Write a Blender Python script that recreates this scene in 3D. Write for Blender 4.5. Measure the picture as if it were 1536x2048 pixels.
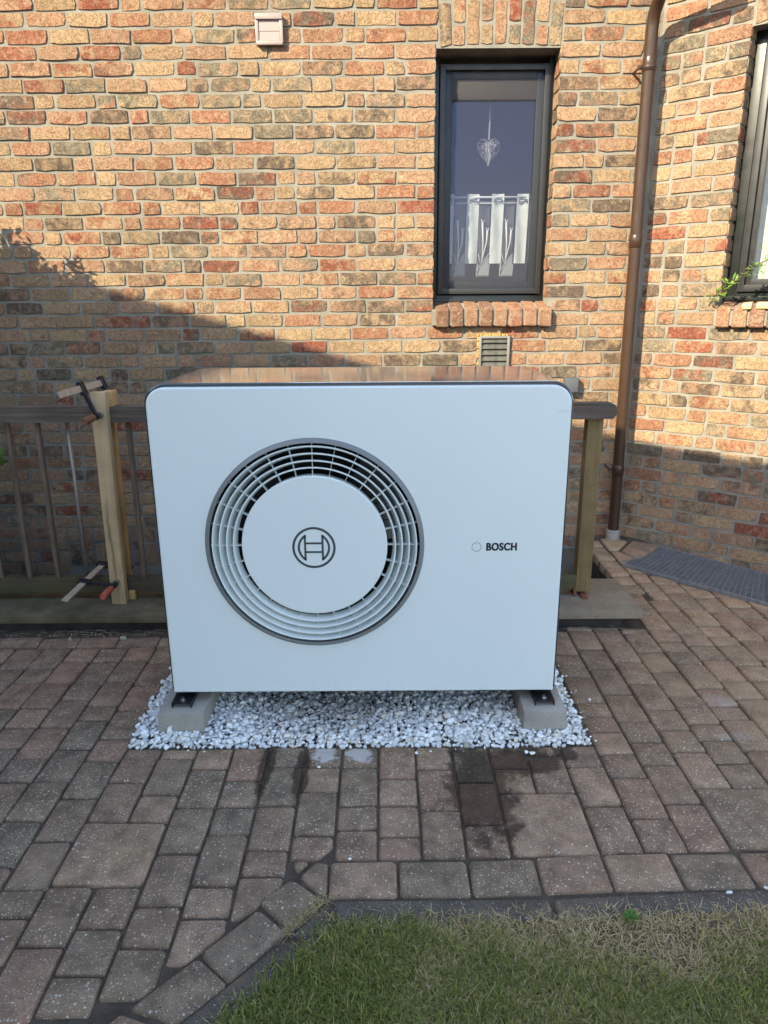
import bpy, bmesh, math, random
import numpy as np
from mathutils import Vector, Matrix, noise
from mathutils.geometry import tessellate_polygon
random.seed(7); np.random.seed(7)
R = math.radians
scene = bpy.context.scene
for o in list(bpy.data.objects): bpy.data.objects.remove(o)
COL = scene.collection

# ------------------------------------------------------------------ camera
TH, ROLL, CAMH = R(16.4), R(-0.38), 1.40
F_ = Vector((0, math.cos(TH), -math.sin(TH))); R0 = Vector((1, 0, 0)); U0 = R0.cross(F_)
RR = R0*math.cos(ROLL) + U0*math.sin(ROLL); UU = U0*math.cos(ROLL) - R0*math.sin(ROLL)
cam = bpy.data.cameras.new('camera'); cam.sensor_fit = 'HORIZONTAL'; cam.sensor_width = 36.0
cam.lens = 36.0*1438/1536; cam.clip_start = .02; cam.clip_end = 600
camo = bpy.data.objects.new('camera', cam); COL.objects.link(camo)
camo.matrix_world = Matrix(((RR.x, UU.x, -F_.x, 0), (RR.y, UU.y, -F_.y, 0), (RR.z, UU.z, -F_.z, CAMH), (0, 0, 0, 1)))
scene.camera = camo
scene.render.resolution_x, scene.render.resolution_y = 768, 1024
scene.cycles.max_bounces = 6; scene.cycles.diffuse_bounces = 3; scene.cycles.glossy_bounces = 3; scene.cycles.transparent_max_bounces = 10

# ------------------------------------------------------------------ light
SUN = Vector((-.95, -1.0, .88)).normalized()          # towards the sun
w = bpy.data.worlds.new('World'); scene.world = w; w.use_nodes = True
nt = w.node_tree; nt.nodes.clear()
sky = nt.nodes.new('ShaderNodeTexSky'); sky.sky_type = 'NISHITA'; sky.sun_disc = False
sky.sun_elevation = math.asin(SUN.z); sky.sun_rotation = math.atan2(SUN.x, SUN.y)
sky.air_density = 1.0; sky.dust_density = 1.0; sky.ozone_density = 1.0
bg = nt.nodes.new('ShaderNodeBackground'); bg.inputs[1].default_value = .15
wo = nt.nodes.new('ShaderNodeOutputWorld')
nt.links.new(sky.outputs[0], bg.inputs[0]); nt.links.new(bg.outputs[0], wo.inputs[0])
sl = bpy.data.lights.new('sun', 'SUN'); sl.energy = 3.5; sl.angle = R(.25); sl.color = (1.0, .87, .62)
so = bpy.data.objects.new('sun', sl); COL.objects.link(so)
so.rotation_euler = SUN.to_track_quat('Z', 'Y').to_euler(); so.location = (-8, -8, 9)
vs = scene.view_settings; vs.view_transform = 'Standard'; vs.look = 'None'; vs.gamma = 1; vs.use_curve_mapping = False
vs.exposure = 1.72

# ------------------------------------------------------------------ node helpers
class NB:
    def __init__(s, name):
        s.m = bpy.data.materials.new(name); s.m.use_nodes = True; s.t = s.m.node_tree; s.t.nodes.clear()
        s.out = s.n('ShaderNodeOutputMaterial')
    def n(s, t, **k):
        x = s.t.nodes.new(t)
        for a, b in k.items(): setattr(x, a, b)
        return x
    def put(s, sock, v):
        if isinstance(v, bpy.types.NodeSocket): s.t.links.new(v, sock)
        elif isinstance(v, (tuple, list)) and len(v) == 3 and sock.type == 'RGBA': sock.default_value = (*v, 1)
        else: sock.default_value = v
    def math(s, op, a, b=0.0, c=0.0, clamp=False):
        x = s.n('ShaderNodeMath', operation=op, use_clamp=clamp)
        s.put(x.inputs[0], a); s.put(x.inputs[1], b); s.put(x.inputs[2], c); return x.outputs[0]
    def vmath(s, op, a, b):
        x = s.n('ShaderNodeVectorMath', operation=op); s.put(x.inputs[0], a); s.put(x.inputs[1], b); return x.outputs[0]
    def pos(s): return s.n('ShaderNodeNewGeometry').outputs['Position']
    def obj(s): return s.n('ShaderNodeTexCoord').outputs['Object']
    def bid(s):
        oi = s.n('ShaderNodeObjectInfo'); at = s.n('ShaderNodeAttribute', attribute_name='bid')
        sp = s.n('ShaderNodeSeparateColor'); s.put(sp.inputs[0], oi.outputs['Color'])
        return s.math('ADD', sp.outputs[0], at.outputs['Fac'])
    def wn(s, v, k=1.0):
        x = s.n('ShaderNodeTexWhiteNoise', noise_dimensions='1D'); s.put(x.inputs['W'], s.math('MULTIPLY', v, k)); return x
    def noise(s, vec, scale, detail=3.0, rough=.5, dist=0.0):
        x = s.n('ShaderNodeTexNoise'); s.put(x.inputs['Vector'], vec); s.put(x.inputs['Scale'], scale)
        s.put(x.inputs['Detail'], detail); s.put(x.inputs['Roughness'], rough); s.put(x.inputs['Distortion'], dist); return x.outputs[0]
    def vor(s, vec, scale, feat='F1'):
        x = s.n('ShaderNodeTexVoronoi', feature=feat); s.put(x.inputs['Vector'], vec); s.put(x.inputs['Scale'], scale); return x
    def map(s, v, a, b, c=0.0, d=1.0):
        x = s.n('ShaderNodeMapRange'); s.put(x.inputs[0], v)
        for i, q in enumerate((a, b, c, d)): s.put(x.inputs[i+1], q)
        return x.outputs[0]
    def ramp(s, v, stops, const=False):
        x = s.n('ShaderNodeValToRGB'); e = x.color_ramp
        e.interpolation = 'CONSTANT' if const else 'LINEAR'
        while len(e.elements) < len(stops): e.elements.new(1.0)
        for i, (p, c) in enumerate(stops): e.elements[i].position = p; e.elements[i].color = (*c, 1)
        s.put(x.inputs[0], v); return x.outputs[0]
    def mix(s, f, a, b, blend='MIX'):
        x = s.n('ShaderNodeMix', data_type='RGBA', blend_type=blend)
        s.put(x.inputs[0], f); s.put(x.inputs[6], a); s.put(x.inputs[7], b); return x.outputs[2]
    def scalev(s, vec, v): return s.vmath('MULTIPLY', vec, v)
    def bump(s, h, strength, dist, prev=None):
        x = s.n('ShaderNodeBump'); s.put(x.inputs['Height'], h); x.inputs['Strength'].default_value = strength
        x.inputs['Distance'].default_value = dist
        if prev is not None: s.put(x.inputs['Normal'], prev)
        return x.outputs[0]
    def bsdf(s, col, rough=.8, metal=0.0, normal=None, spec=.3, **k):
        x = s.n('ShaderNodeBsdfPrincipled'); s.put(x.inputs['Base Color'], col); s.put(x.inputs['Roughness'], rough)
        s.put(x.inputs['Metallic'], metal); s.put(x.inputs['Specular IOR Level'], spec)
        if normal is not None: s.put(x.inputs['Normal'], normal)
        for a, b in k.items(): s.put(x.inputs[a], b)
        s.t.links.new(x.outputs[0], s.out.inputs[0]); return x
    def fin(s): return s.m
M = {}
def m_brick(red=False):
    b = NB('brick_sill' if red else 'brick'); i = b.bid(); a1 = b.wn(i, 917.3); a2 = b.wn(i, 311.7); a3 = b.wn(i, 123.1)
    p = b.vmath('ADD', b.pos(), b.scalev(a1.outputs[1], (9, 9, 9)))
    Y, P, O, RD, BR, OL = (.415, .285, .168), (.405, .248, .158), (.350, .172, .104), (.280, .096, .062), (.155, .115, .086), (.215, .182, .130)
    A = b.ramp(a1.outputs[0], [(0, Y), (.33, P), (.62, O), (.73, RD), (.77, BR), (.88, OL)], True)
    B = b.ramp(a2.outputs[0], [(0, Y), (.34, P), (.58, O), (.70, RD), (.80, BR), (.92, Y)], True)
    if red: A = b.mix(.55, A, (.32, .155, .10)); B = b.mix(.55, B, (.29, .135, .09))
    n1 = b.noise(p, 13, 3, .6, .6)
    f = b.map(n1, .44, .62)
    c = b.mix(b.math('MULTIPLY', f, .85), A, B)
    n2 = b.noise(p, 30, 3, .65)                                        # sandy skin
    c = b.mix(b.math('MULTIPLY', b.map(n2, .50, .68), .55), c, (.46, .350, .228))
    n3 = b.noise(b.vmath('ADD', p, (3, 1, 7)), 10, 3, .6, .4)          # kiln smoke
    c = b.mix(b.math('MULTIPLY', b.map(n3, .60, .74), b.math('MULTIPLY', a3.outputs[0], .75)), c, (.072, .060, .050))
    g = b.noise(p, 230, 2, .7)
    c = b.mix(1.0, c, b.ramp(g, [(.30, (.66, .64, .62)), (.5, (1, 1, 1)), (.70, (1.24, 1.24, 1.22))]), 'MULTIPLY')
    v = b.map(a3.outputs[0], 0, 1, .80, 1.10)
    c = b.mix(1.0, c, b.n('ShaderNodeCombineColor').outputs[0] if False else b.ramp(v, [(0, (0, 0, 0)), (1, (1, 1, 1))]), 'MULTIPLY')
    h1 = b.noise(p, 75, 4, .75, 1.0); h2 = b.noise(p, 240, 2, .75)
    c = b.mix(b.map(b.noise(b.vmath('ADD', p, (6, 2, 9)), 55, 3, .7), .56, .70, 0, .55), c, b.mix(1.0, c, (.55, .50, .46), 'MULTIPLY'))
    cr = b.math('ABSOLUTE', b.math('SUBTRACT', b.noise(b.vmath('ADD', p, (1.7, 4.2, .3)), 24, 4, .6, 1.8), .5))      # folds and cracks of the struck clay
    crk = b.map(cr, 0.0, .035, 0.0, 1.0)
    c = b.mix(b.math('MULTIPLY', b.math('SUBTRACT', 1.0, crk), .45), c, b.mix(1.0, c, (.42, .38, .35), 'MULTIPLY'))  # folds also darkened in the colour, as shade would do
    nb = b.bump(h1, .9, .0055); nb = b.bump(crk, .7, .003, nb); nb = b.bump(h2, 1.0, .0034, nb)
    b.bsdf(c, .92, 0, nb, .12); return b.fin()
def m_mortar():
    b = NB('mortar'); p = b.pos(); n = b.noise(p, 9, 4); g = b.noise(p, 260, 4, .7)
    c = b.ramp(n, [(.3, (.205, .192, .162)), (.7, (.300, .280, .240))])
    c = b.mix(1.0, c, b.ramp(g, [(.3, (.75, .75, .75)), (.7, (1.15, 1.15, 1.12))]), 'MULTIPLY')
    b.bsdf(c, .95, 0, b.bump(b.noise(p, 120, 5, .7), .8, .004), .1); return b.fin()
def m_paver():
    b = NB('paver'); i = b.bid(); a1 = b.wn(i, 617.3); a2 = b.wn(i, 211.7); P = b.pos()
    p = b.vmath('ADD', P, b.scalev(a1.outputs[1], (5, 5, 5)))
    c = b.ramp(a1.outputs[0], [(0, (.262, .174, .116)), (.3, (.248, .180, .119)), (.55, (.305, .188, .125)), (.75, (.222, .170, .116)), (.92, (.335, .225, .147))])
    n = b.noise(p, 16, 5, .6, .3)
    c = b.mix(1.0, c, b.ramp(n, [(.3, (.62, .62, .63)), (.7, (1.32, 1.29, 1.25))]), 'MULTIPLY')
    g = b.noise(p, 420, 3, .7)
    c = b.mix(1.0, c, b.ramp(g, [(.3, (.66, .65, .64)), (.7, (1.32, 1.32, 1.3))]), 'MULTIPLY')
    sx = b.n('ShaderNodeSeparateXYZ'); b.put(sx.inputs[0], P)
    # blown sand by the house corner, with the sunlit bay's bounce light coloured in
    dust_bounce = b.math('MULTIPLY', b.map(sx.outputs[0], .45, 1.25), b.map(sx.outputs[1], 1.5, 2.3))
    c = b.mix(b.math('MULTIPLY', b.math('MULTIPLY', dust_bounce, b.map(a2.outputs[0], 0, 1, .25, 1.0)), b.map(b.noise(P, 9, 4, .65), .34, .60, .25, 1.0)), c, b.mix(.60, c, (.52, .36, .205)))
    # washed-out aggregate chips: pale ones of two sizes, a few black pores
    for sc, th, k in ((140, .60, 1), (230, .50, 2)):
        v = b.vor(p, sc)
        rr = b.n('ShaderNodeSeparateColor'); b.put(rr.inputs[0], v.outputs['Color'])
        on = b.math('GREATER_THAN', rr.outputs[0], b.map(n, .3, .7, th+.26, th+.04))
        size = b.math('LESS_THAN', v.outputs['Distance'], b.map(rr.outputs[1], 0, 1, .18, .44))
        f = b.math('MULTIPLY', on, size)
        c = b.mix(b.math('MULTIPLY', f, .70), c, b.ramp(rr.outputs[2], [(0, (.30, .23, .16)), (.5, (.50, .41, .31)), (1, (.80, .72, .60))]))
    v = b.vor(p, 120); rr = b.n('ShaderNodeSeparateColor'); b.put(rr.inputs[0], v.outputs['Color'])
    f = b.math('MULTIPLY', b.math('GREATER_THAN', rr.outputs[0], .95), b.math('LESS_THAN', v.outputs['Distance'], .22))
    c = b.mix(f, c, (.02, .018, .016))
    # green film and sand in patches
    c = b.mix(b.map(b.noise(P, 2.3, 4), .55, .72, 0, .45), c, b.mix(1.0, c, (.96, 1.0, .85), 'MULTIPLY'))
    # wet patch by the gravel and cement smears
    def blob(x, y, rx, ry, nz=7.0, amp=.6):
        dx = b.math('DIVIDE', b.math('SUBTRACT', sx.outputs[0], x), rx); dy = b.math('DIVIDE', b.math('SUBTRACT', sx.outputs[1], y), ry)
        d = b.math('SQRT', b.math('ADD', b.math('MULTIPLY', dx, dx), b.math('MULTIPLY', dy, dy)))
        return b.math('ADD', d, b.math('MULTIPLY', b.math('SUBTRACT', b.noise(P, nz, 5, .6), .5), amp*2))
    wet = b.map(blob(.285, 1.82, .115, .27, 16, .9), 1.0, .72)
    for (x, y, rx, ry) in ((.43, 1.96, .14, .09), (-.262, 1.90, .030, .16), (.575, 2.00, .05, .06), (-.375, 1.92, .030, .17)):
        wet = b.math('MAXIMUM', wet, b.map(blob(x, y, rx, ry, 18, .7), .95, .65))
    c = b.mix(b.math('MULTIPLY', wet, .92), c, b.mix(1.0, c, (.25, .22, .20), 'MULTIPLY'))
    wh = b.map(blob(-.195, 2.005, .048, .046, 34, 1.0), .95, .70)
    wh = b.math('MAXIMUM', wh, b.map(blob(-.085, 2.0, .050, .044, 34, 1.0), .95, .70))
    wh = b.math('MAXIMUM', wh, b.math('MULTIPLY', b.map(blob(1.22, 2.3, .10, .07, 18, 1.1), .9, .2), .3))
    wh = b.math('MAXIMUM', wh, b.math('MULTIPLY', b.map(blob(1.16, 2.08, .08, .04, 18, 1.1), .9, .2), .25))
    c = b.mix(b.math('MULTIPLY', wh, .65), c, (.68, .65, .60))
    nb = b.bump(b.noise(p, 45, 5, .65), .5, .004); nb = b.bump(b.noise(p, 330, 3, .7), .75, .0022, nb)
    b.bsdf(c, b.map(wet, 0, 1, .92, .55), 0, nb, .22); return b.fin()
def m_simple(name, c1, c2, scale=20, rough=.8, metal=0.0, bs=.3, bd=.002, bscale=None, spec=.3, grain=None, k=None):
    b = NB(name); p = b.pos()
    if k is not None: p = b.scalev(p, k)
    n = b.noise(p, scale, 5, .6)
    c = b.ramp(n, [(.3, c1), (.7, c2)])
    if grain: c = b.mix(1.0, c, b.ramp(b.noise(b.pos(), grain, 3, .7), [(.3, (.72, .72, .72)), (.7, (1.25, 1.25, 1.25))]), 'MULTIPLY')
    b.bsdf(c, rough, metal, b.bump(b.noise(p, bscale or scale*6, 4, .65), bs, bd), spec); return b.fin()
def m_stone():
    b = NB('white_gravel'); a = b.wn(b.bid(), 517.1); p = b.pos()
    c = b.ramp(a.outputs[0], [(0, (.70, .69, .65)), (.25, (.86, .86, .81)), (.6, (.90, .90, .85)), (.9, (.93, .92, .87)), (1, (.84, .73, .56))])
    # darker grey core of the bed
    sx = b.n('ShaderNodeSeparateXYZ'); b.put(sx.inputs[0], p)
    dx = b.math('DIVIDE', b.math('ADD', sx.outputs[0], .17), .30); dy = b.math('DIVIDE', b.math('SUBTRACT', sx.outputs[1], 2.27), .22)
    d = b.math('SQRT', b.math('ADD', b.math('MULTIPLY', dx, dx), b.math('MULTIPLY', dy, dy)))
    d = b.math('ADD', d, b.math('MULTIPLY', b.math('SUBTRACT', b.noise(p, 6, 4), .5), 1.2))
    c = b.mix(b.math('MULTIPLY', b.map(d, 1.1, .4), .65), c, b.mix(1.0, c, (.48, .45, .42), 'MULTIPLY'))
    c = b.mix(1.0, c, b.ramp(b.noise(p, 70, 4, .6), [(.3, (.78, .79, .82)), (.65, (1.06, 1.06, 1.06))]), 'MULTIPLY')
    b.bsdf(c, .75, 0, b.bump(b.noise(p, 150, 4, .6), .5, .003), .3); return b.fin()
def m_wood(name, c1, c2, axis='z', rough=.8, sc=1.0, moss=None, streak=False):
    b = NB(name); p = b.pos(); k = {'z': (60, 60, 2.2), 'x': (2.2, 60, 60)}[axis]
    q = b.scalev(p, tuple(x*sc for x in k)); n = b.noise(q, 1.0, 6, .65, .8)
    c = b.ramp(n, [(.28, c1), (.72, c2)])
    c = b.mix(1.0, c, b.ramp(b.noise(p, 5, 4), [(.3, (.75, .75, .75)), (.7, (1.15, 1.15, 1.15))]), 'MULTIPLY')
    c = b.mix(b.map(b.noise(b.scalev(q, (3, 3, 3)), 1.0, 3), .62, .72, 0, .55), c, b.mix(1.0, c, (.45, .42, .4), 'MULTIPLY'))
    if moss: c = b.mix(b.map(b.noise(p, 6, 5), .40, .65, 0, .75), c, moss)
    if streak:                                   # resin-stained knot line low on the board
        sx = b.n('ShaderNodeSeparateXYZ'); b.put(sx.inputs[0], p)
        dx = b.math('DIVIDE', b.math('ADD', sx.outputs[0], b.math('ADD', 1.206, b.math('MULTIPLY', b.math('SUBTRACT', b.noise(b.scalev(p, (2, 2, 9)), 1.0, 3), .5), .03))), .0075)
        dz = b.math('DIVIDE', b.math('SUBTRACT', sx.outputs[2], .36), .25)
        d = b.math('ADD', b.math('MULTIPLY', dx, dx), b.math('MULTIPLY', dz, dz)); c = b.mix(b.map(d, 1.2, .2, 0, .62), c, (.17, .115, .07))
    b.bsdf(c, rough, 0, b.bump(n, .5, .002), .25); return b.fin()
def m_grass():
    b = NB('grass'); i = b.bid(); a = b.wn(i, 917.7)
    c = b.ramp(i, [(0, (.10, .135, .027)), (.25, (.21, .235, .050)), (.5, (.38, .365, .09)), (.62, (.46, .37, .14)), (.8, (.56, .42, .21)), (1, (.66, .53, .31))])
    c = b.mix(1.0, c, b.ramp(a.outputs[0], [(0, (.7, .7, .7)), (1, (1.25, 1.25, 1.25))]), 'MULTIPLY')
    x = b.bsdf(c, .6, 0, None, .3); tr = b.n('ShaderNodeBsdfTranslucent'); b.put(tr.inputs[0], c)
    mx = b.n('ShaderNodeMixShader'); mx.inputs[0].default_value = .3
    b.t.links.new(x.outputs[0], mx.inputs[1]); b.t.links.new(tr.outputs[0], mx.inputs[2]); b.t.links.new(mx.outputs[0], b.out.inputs[0]); return b.fin()
def m_leaf(name, c1, c2):
    b = NB(name); a = b.wn(b.bid(), 917.7); c = b.ramp(a.outputs[0], [(0, c1), (1, c2)])
    x = b.bsdf(c, .45, 0, None, .4); tr = b.n('ShaderNodeBsdfTranslucent'); b.put(tr.inputs[0], c)
    mx = b.n('ShaderNodeMixShader'); mx.inputs[0].default_value = .35
    b.t.links.new(x.outputs[0], mx.inputs[1]); b.t.links.new(tr.outputs[0], mx.inputs[2]); b.t.links.new(mx.outputs[0], b.out.inputs[0]); return b.fin()
def m_glass(refl):
    b = NB('window_glass'); g = b.n('ShaderNodeBsdfGlossy'); g.inputs['Roughness'].default_value = .015; g.inputs['Color'].default_value = (.33, .37, .56, 1)  # blue of the reflected sky put into the gloss tint
    t = b.n('ShaderNodeBsdfTransparent'); t.inputs[0].default_value = (.94, .95, .95, 1)
    lw = b.n('ShaderNodeLayerWeight'); lw.inputs[0].default_value = .5
    f = b.math('ADD', b.math('MULTIPLY', b.math('POWER', lw.outputs['Facing'], 5.0), .9), refl+.04, clamp=True); mx = b.n('ShaderNodeMixShader'); b.put(mx.inputs[0], f)
    b.t.links.new(t.outputs[0], mx.inputs[1]); b.t.links.new(g.outputs[0], mx.inputs[2]); b.t.links.new(mx.outputs[0], b.out.inputs[0]); return b.fin()
def m_veil(name, col, alpha, wave=0.0):
    b = NB(name); d = b.n('ShaderNodeBsdfDiffuse'); b.put(d.inputs[0], col); t = b.n('ShaderNodeBsdfTransparent')
    tl = b.n('ShaderNodeBsdfTranslucent'); b.put(tl.inputs[0], col); ms = b.n('ShaderNodeMixShader'); ms.inputs[0].default_value = .35
    b.t.links.new(d.outputs[0], ms.inputs[1]); b.t.links.new(tl.outputs[0], ms.inputs[2])
    mx = b.n('ShaderNodeMixShader'); mx.inputs[0].default_value = alpha
    b.t.links.new(t.outputs[0], mx.inputs[1]); b.t.links.new(ms.outputs[0], mx.inputs[2]); b.t.links.new(mx.outputs[0], b.out.inputs[0]); return b.fin()
def m_paint(name, col, rough, metal=0.0, spec=.5, wob=0.0, coat=0.0):
    b = NB(name); p = b.pos(); c = b.mix(b.map(b.noise(p, 3, 4), .35, .65, 0, .5), col, tuple(x*.93 for x in col))
    n = b.bump(b.noise(p, 900, 2), .05, .0004)
    if wob: n = b.bump(b.noise(b.scalev(p, (9, .6, 9)), 1.0, 2), wob, .01, n)
    rg = b.map(b.noise(p, 14, 4), .3, .7, rough*.85, rough*1.15)
    x = b.bsdf(c, rg, metal, n, spec)
    if coat: x.inputs['Coat Weight'].default_value = coat; x.inputs['Coat Roughness'].default_value = .06
    return b.fin()
M['brick'] = m_brick(); M['brick_sill'] = m_brick(True); M['mortar'] = m_mortar(); M['paver'] = m_paver(); M['stone'] = m_stone(); M['grass'] = m_grass()
M['sand'] = m_simple('joint_sand', (.070, .053, .038), (.150, .113, .079), 25, .95, bs=.8, bd=.006, bscale=240, grain=300)
M['soil'] = m_simple('soil', (.10, .070, .042), (.26, .18, .11), 14, .95, bs=.9, bd=.01, bscale=120, grain=260)
def m_kerb():
    b = NB('kerb_concrete'); p = b.pos(); c = b.ramp(b.noise(p, 11, 5, .65), [(.3, (.098, .080, .064)), (.7, (.175, .146, .116))])
    c = b.mix(1.0, c, b.ramp(b.noise(p, 240, 2, .8), [(.32, (.5, .5, .5)), (.68, (1.5, 1.5, 1.45))]), 'MULTIPLY')
    c = b.mix(b.map(b.noise(b.vmath('ADD', p, (2.3, .7, 0)), 8, 5, .65), .54, .68, 0, .75), c, (.27, .185, .115))      # blown soil
    v = b.vor(p, 170); rr = b.n('ShaderNodeSeparateColor'); b.put(rr.inputs[0], v.outputs['Color'])
    f = b.math('MULTIPLY', b.math('GREATER_THAN', rr.outputs[0], .84), b.math('LESS_THAN', v.outputs['Distance'], .33)); c = b.mix(f, c, (.42, .37, .31))
    b.bsdf(c, .92, 0, b.bump(b.noise(p, 160, 4, .7), .8, .004), .2); return b.fin()
M['kerb'] = m_kerb()
def m_slab():
    b = NB('slab_concrete'); p = b.pos(); c = b.ramp(b.noise(p, 7, 5, .6), [(.3, (.20, .16, .108)), (.7, (.31, .25, .175))])
    c = b.mix(1.0, c, b.ramp(b.noise(p, 300, 2, .7), [(.3, (.7, .7, .7)), (.7, (1.3, 1.3, 1.3))]), 'MULTIPLY')
    sx = b.n('ShaderNodeSeparateXYZ'); b.put(sx.inputs[0], p)
    ms = b.math('MULTIPLY', b.map(sx.outputs[0], .1, -.7), b.map(b.noise(p, 5, 5, .6), .28, .58, .35, 1.0))      # algae on the shaded half
    c = b.mix(b.math('MULTIPLY', ms, .85), c, b.ramp(b.noise(p, 16, 4), [(.3, (.055, .050, .022)), (.7, (.105, .095, .048))]))
    b.bsdf(c, .9, 0, b.bump(b.noise(p, 200, 4, .65), .5, .002), .25); return b.fin()
M['slab'] = m_slab()
M['block'] = m_simple('block_concrete', (.29, .265, .225), (.42, .385, .33), 8, .85, bs=.3, bd=.0015, bscale=160, grain=500)
M['gravel_dust'] = m_simple('gravel_dust', (.34, .34, .33), (.52, .52, .50), 40, .9, bs=.8, bd=.006, bscale=180)
M['dark_base'] = m_simple('dark_base', (.03, .027, .025), (.06, .052, .045), 12, .95, bs=.6, bd=.004)
def m_panel():
    b = NB('panel_white'); p = b.pos(); sx = b.n('ShaderNodeSeparateXYZ'); b.put(sx.inputs[0], p)
    c = b.mix(b.map(b.noise(p, 2.5, 4), .35, .65, 0, .5), (.755, .815, .79), (.725, .785, .765))
    foot = b.math('MULTIPLY', b.map(sx.outputs[2], .34, .13), b.map(b.noise(b.scalev(p, (1, 1, .5)), 60, 4, .7), .46, .70))      # rain splash
    c = b.mix(b.math('MULTIPLY', foot, .10), c, (.42, .38, .32))
    dx = b.math('DIVIDE', b.math('SUBTRACT', sx.outputs[0], .545), .028); dz = b.math('DIVIDE', b.math('SUBTRACT', sx.outputs[2], 1.075), .009)
    sm = b.map(b.math('ADD', b.math('ADD', b.math('MULTIPLY', dx, dx), b.math('MULTIPLY', dz, dz)), b.noise(b.scalev(p, (1, 1, 4)), 60, 3)), 1.4, .5)      # finger smear by the corner
    c = b.mix(b.math('MULTIPLY', sm, .16), c, (.38, .40, .42))
    b.bsdf(c, b.map(b.noise(p, 9, 4), .3, .7, .30, .44), 0, b.bump(b.noise(p, 900, 2), .05, .0004), .4); return b.fin()
M['panel'] = m_panel()
M['casing'] = m_paint('casing_anthracite', (.055, .058, .062), .17, metal=.0, spec=.7, wob=.05, coat=.6)
def m_topsheen():
    b = NB('top_sheen'); p = b.pos(); st = b.noise(b.scalev(p, (45, .8, 1)), 1.0, 4, .6)
    c = b.ramp(st, [(.3, (.52, .56, .62)), (.7, (.64, .69, .76))])  # pale streaks put the wall's reflection into the colour
    b.bsdf(c, b.map(b.noise(p, 8, 3), .3, .7, .07, .12), .9, b.bump(st, .05, .002), .5); return b.fin()
M['top_sheen'] = m_topsheen()
M['hole'] = m_simple('fan_cavity_black', (.006, .006, .006), (.010, .010, .010), 10, .8)
M['bezel'] = m_paint('bezel_grey', (.20, .205, .20), .35, spec=.5)
M['logo'] = m_paint('logo_dark_grey', (.055, .07, .075), .5)
M['ink'] = m_paint('ink_black', (.010, .012, .018), .5)
M['black_steel'] = m_paint('black_steel', (.012, .013, .015), .4, spec=.5)
M['bolt'] = m_paint('bolt_zinc', (.55, .55, .54), .3, metal=1.0)
M['frame'] = m_paint('frame_anthracite', (.016, .018, .018), .42, spec=.5)
M['frame2'] = m_paint('frame_grey', (.022, .022, .023), .42, spec=.5)
M['dark_band'] = m_paint('dark_olive', (.022, .020, .016), .6)
M['frame3'] = m_paint('frame_green_black', (.008, .011, .010), .38, spec=.5)
M['glass'] = m_glass(.06); M['glass2'] = m_glass(.04)
M['screen'] = m_veil('insect_screen', (.16, .16, .21), .20)
M['sheer'] = m_veil('sheer_net', (.75, .78, .80), .16)
M['sheer2'] = m_veil('sheer_net_dense', (.75, .78, .80), .42)
M['ribbon'] = m_veil('ribbon', (.8, .8, .82), .45)
M['cloth'] = m_simple('curtain_cloth', (.40, .43, .42), (.50, .53, .52), 12, .9, bs=.5, bd=.01, bscale=26)
M['thread'] = m_simple('white_thread', (.46, .47, .48), (.56, .57, .58), 20, .8)
M['room'] = m_simple('room_dark', (.010, .010, .012), (.018, .018, .02), 3, .9)
M['pvc_pink'] = m_paint('pvc_greyish_pink', (.33, .26, .24), .4)
M['alu'] = m_paint('aluminium_grey', (.26, .245, .215), .45, metal=.3)
M['alu_slat'] = m_simple('slat_dusty', (.055, .055, .048), (.115, .112, .095), 30, .8, k=(1, 1, .2))
M['glue'] = m_simple('orange_foam', (.50, .25, .06), (.62, .36, .12), 60, .9, bs=.8, bd=.004)
M['pipe'] = m_paint('pipe_brown', (.046, .024, .014), .34, spec=.5)
M['pvc_grey'] = m_simple('pvc_grey', (.20, .19, .17), (.32, .30, .27), 20, .7)
M['box_grey'] = m_paint('box_slate_grey', (.080, .088, .095), .5)
M['rail_wood'] = m_wood('weathered_rail', (.072, .057, .044), (.175, .142, .112), 'x', moss=None)
M['mossy_wood'] = m_wood('mossy_rail', (.052, .042, .027), (.11, .09, .056), 'x', moss=(.095, .085, .038))
M['bal_wood'] = m_wood('baluster_wood', (.10, .072, .052), (.22, .17, .125), 'z')
M['post_wood'] = m_wood('post_wood', (.165, .105, .047), (.32, .22, .105), 'z', moss=(.15, .115, .05))
M['steel_bar'] = m_paint('steel_bar', (.30, .27, .245), .5, metal=.5)
M['pine'] = m_wood('pine_board', (.46, .315, .165), (.60, .455, .27), 'z', sc=.6, streak=True)
M['pine2'] = m_wood('pine_yellow', (.45, .27, .10), (.58, .38, .17), 'z', sc=.6)
M['clamp_black'] = m_paint('clamp_blue_black', (.014, .016, .026), .4)
M['clamp_bar'] = m_simple('clamp_bar', (.40, .345, .26), (.56, .49, .38), 30, .55, .4)
M['handle_brown'] = m_simple('handle_brown', (.13, .055, .028), (.27, .13, .075), 60, .6, k=(1, .2, 1))
M['handle_red'] = m_simple('handle_red', (.36, .06, .035), (.50, .14, .09), 60, .55, k=(1, .2, 1))
M['rust'] = m_simple('rust', (.16, .05, .028), (.30, .12, .07), 60, .85, bs=.6)
M['galv'] = m_simple('galvanised', (.19, .195, .20), (.31, .315, .32), 40, .5, .3)
M['pit'] = m_simple('pit_dark', (.02, .02, .02), (.035, .033, .03), 10, .95)
M['leaf'] = m_leaf('leaf_green', (.05, .12, .018), (.13, .26, .04))
M['leaf2'] = m_leaf('leaf_bright', (.10, .21, .02), (.24, .40, .06))
M['stem'] = m_simple('stem', (.09, .075, .04), (.14, .12, .06), 60, .8)
M['shade_hedge_core'] = m_simple('shade_hedge_core', (.02, .03, .01), (.04, .06, .02), 12, .9)
M['dry'] = m_simple('dry_litter', (.20, .15, .09), (.42, .35, .24), 90, .9)
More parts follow.
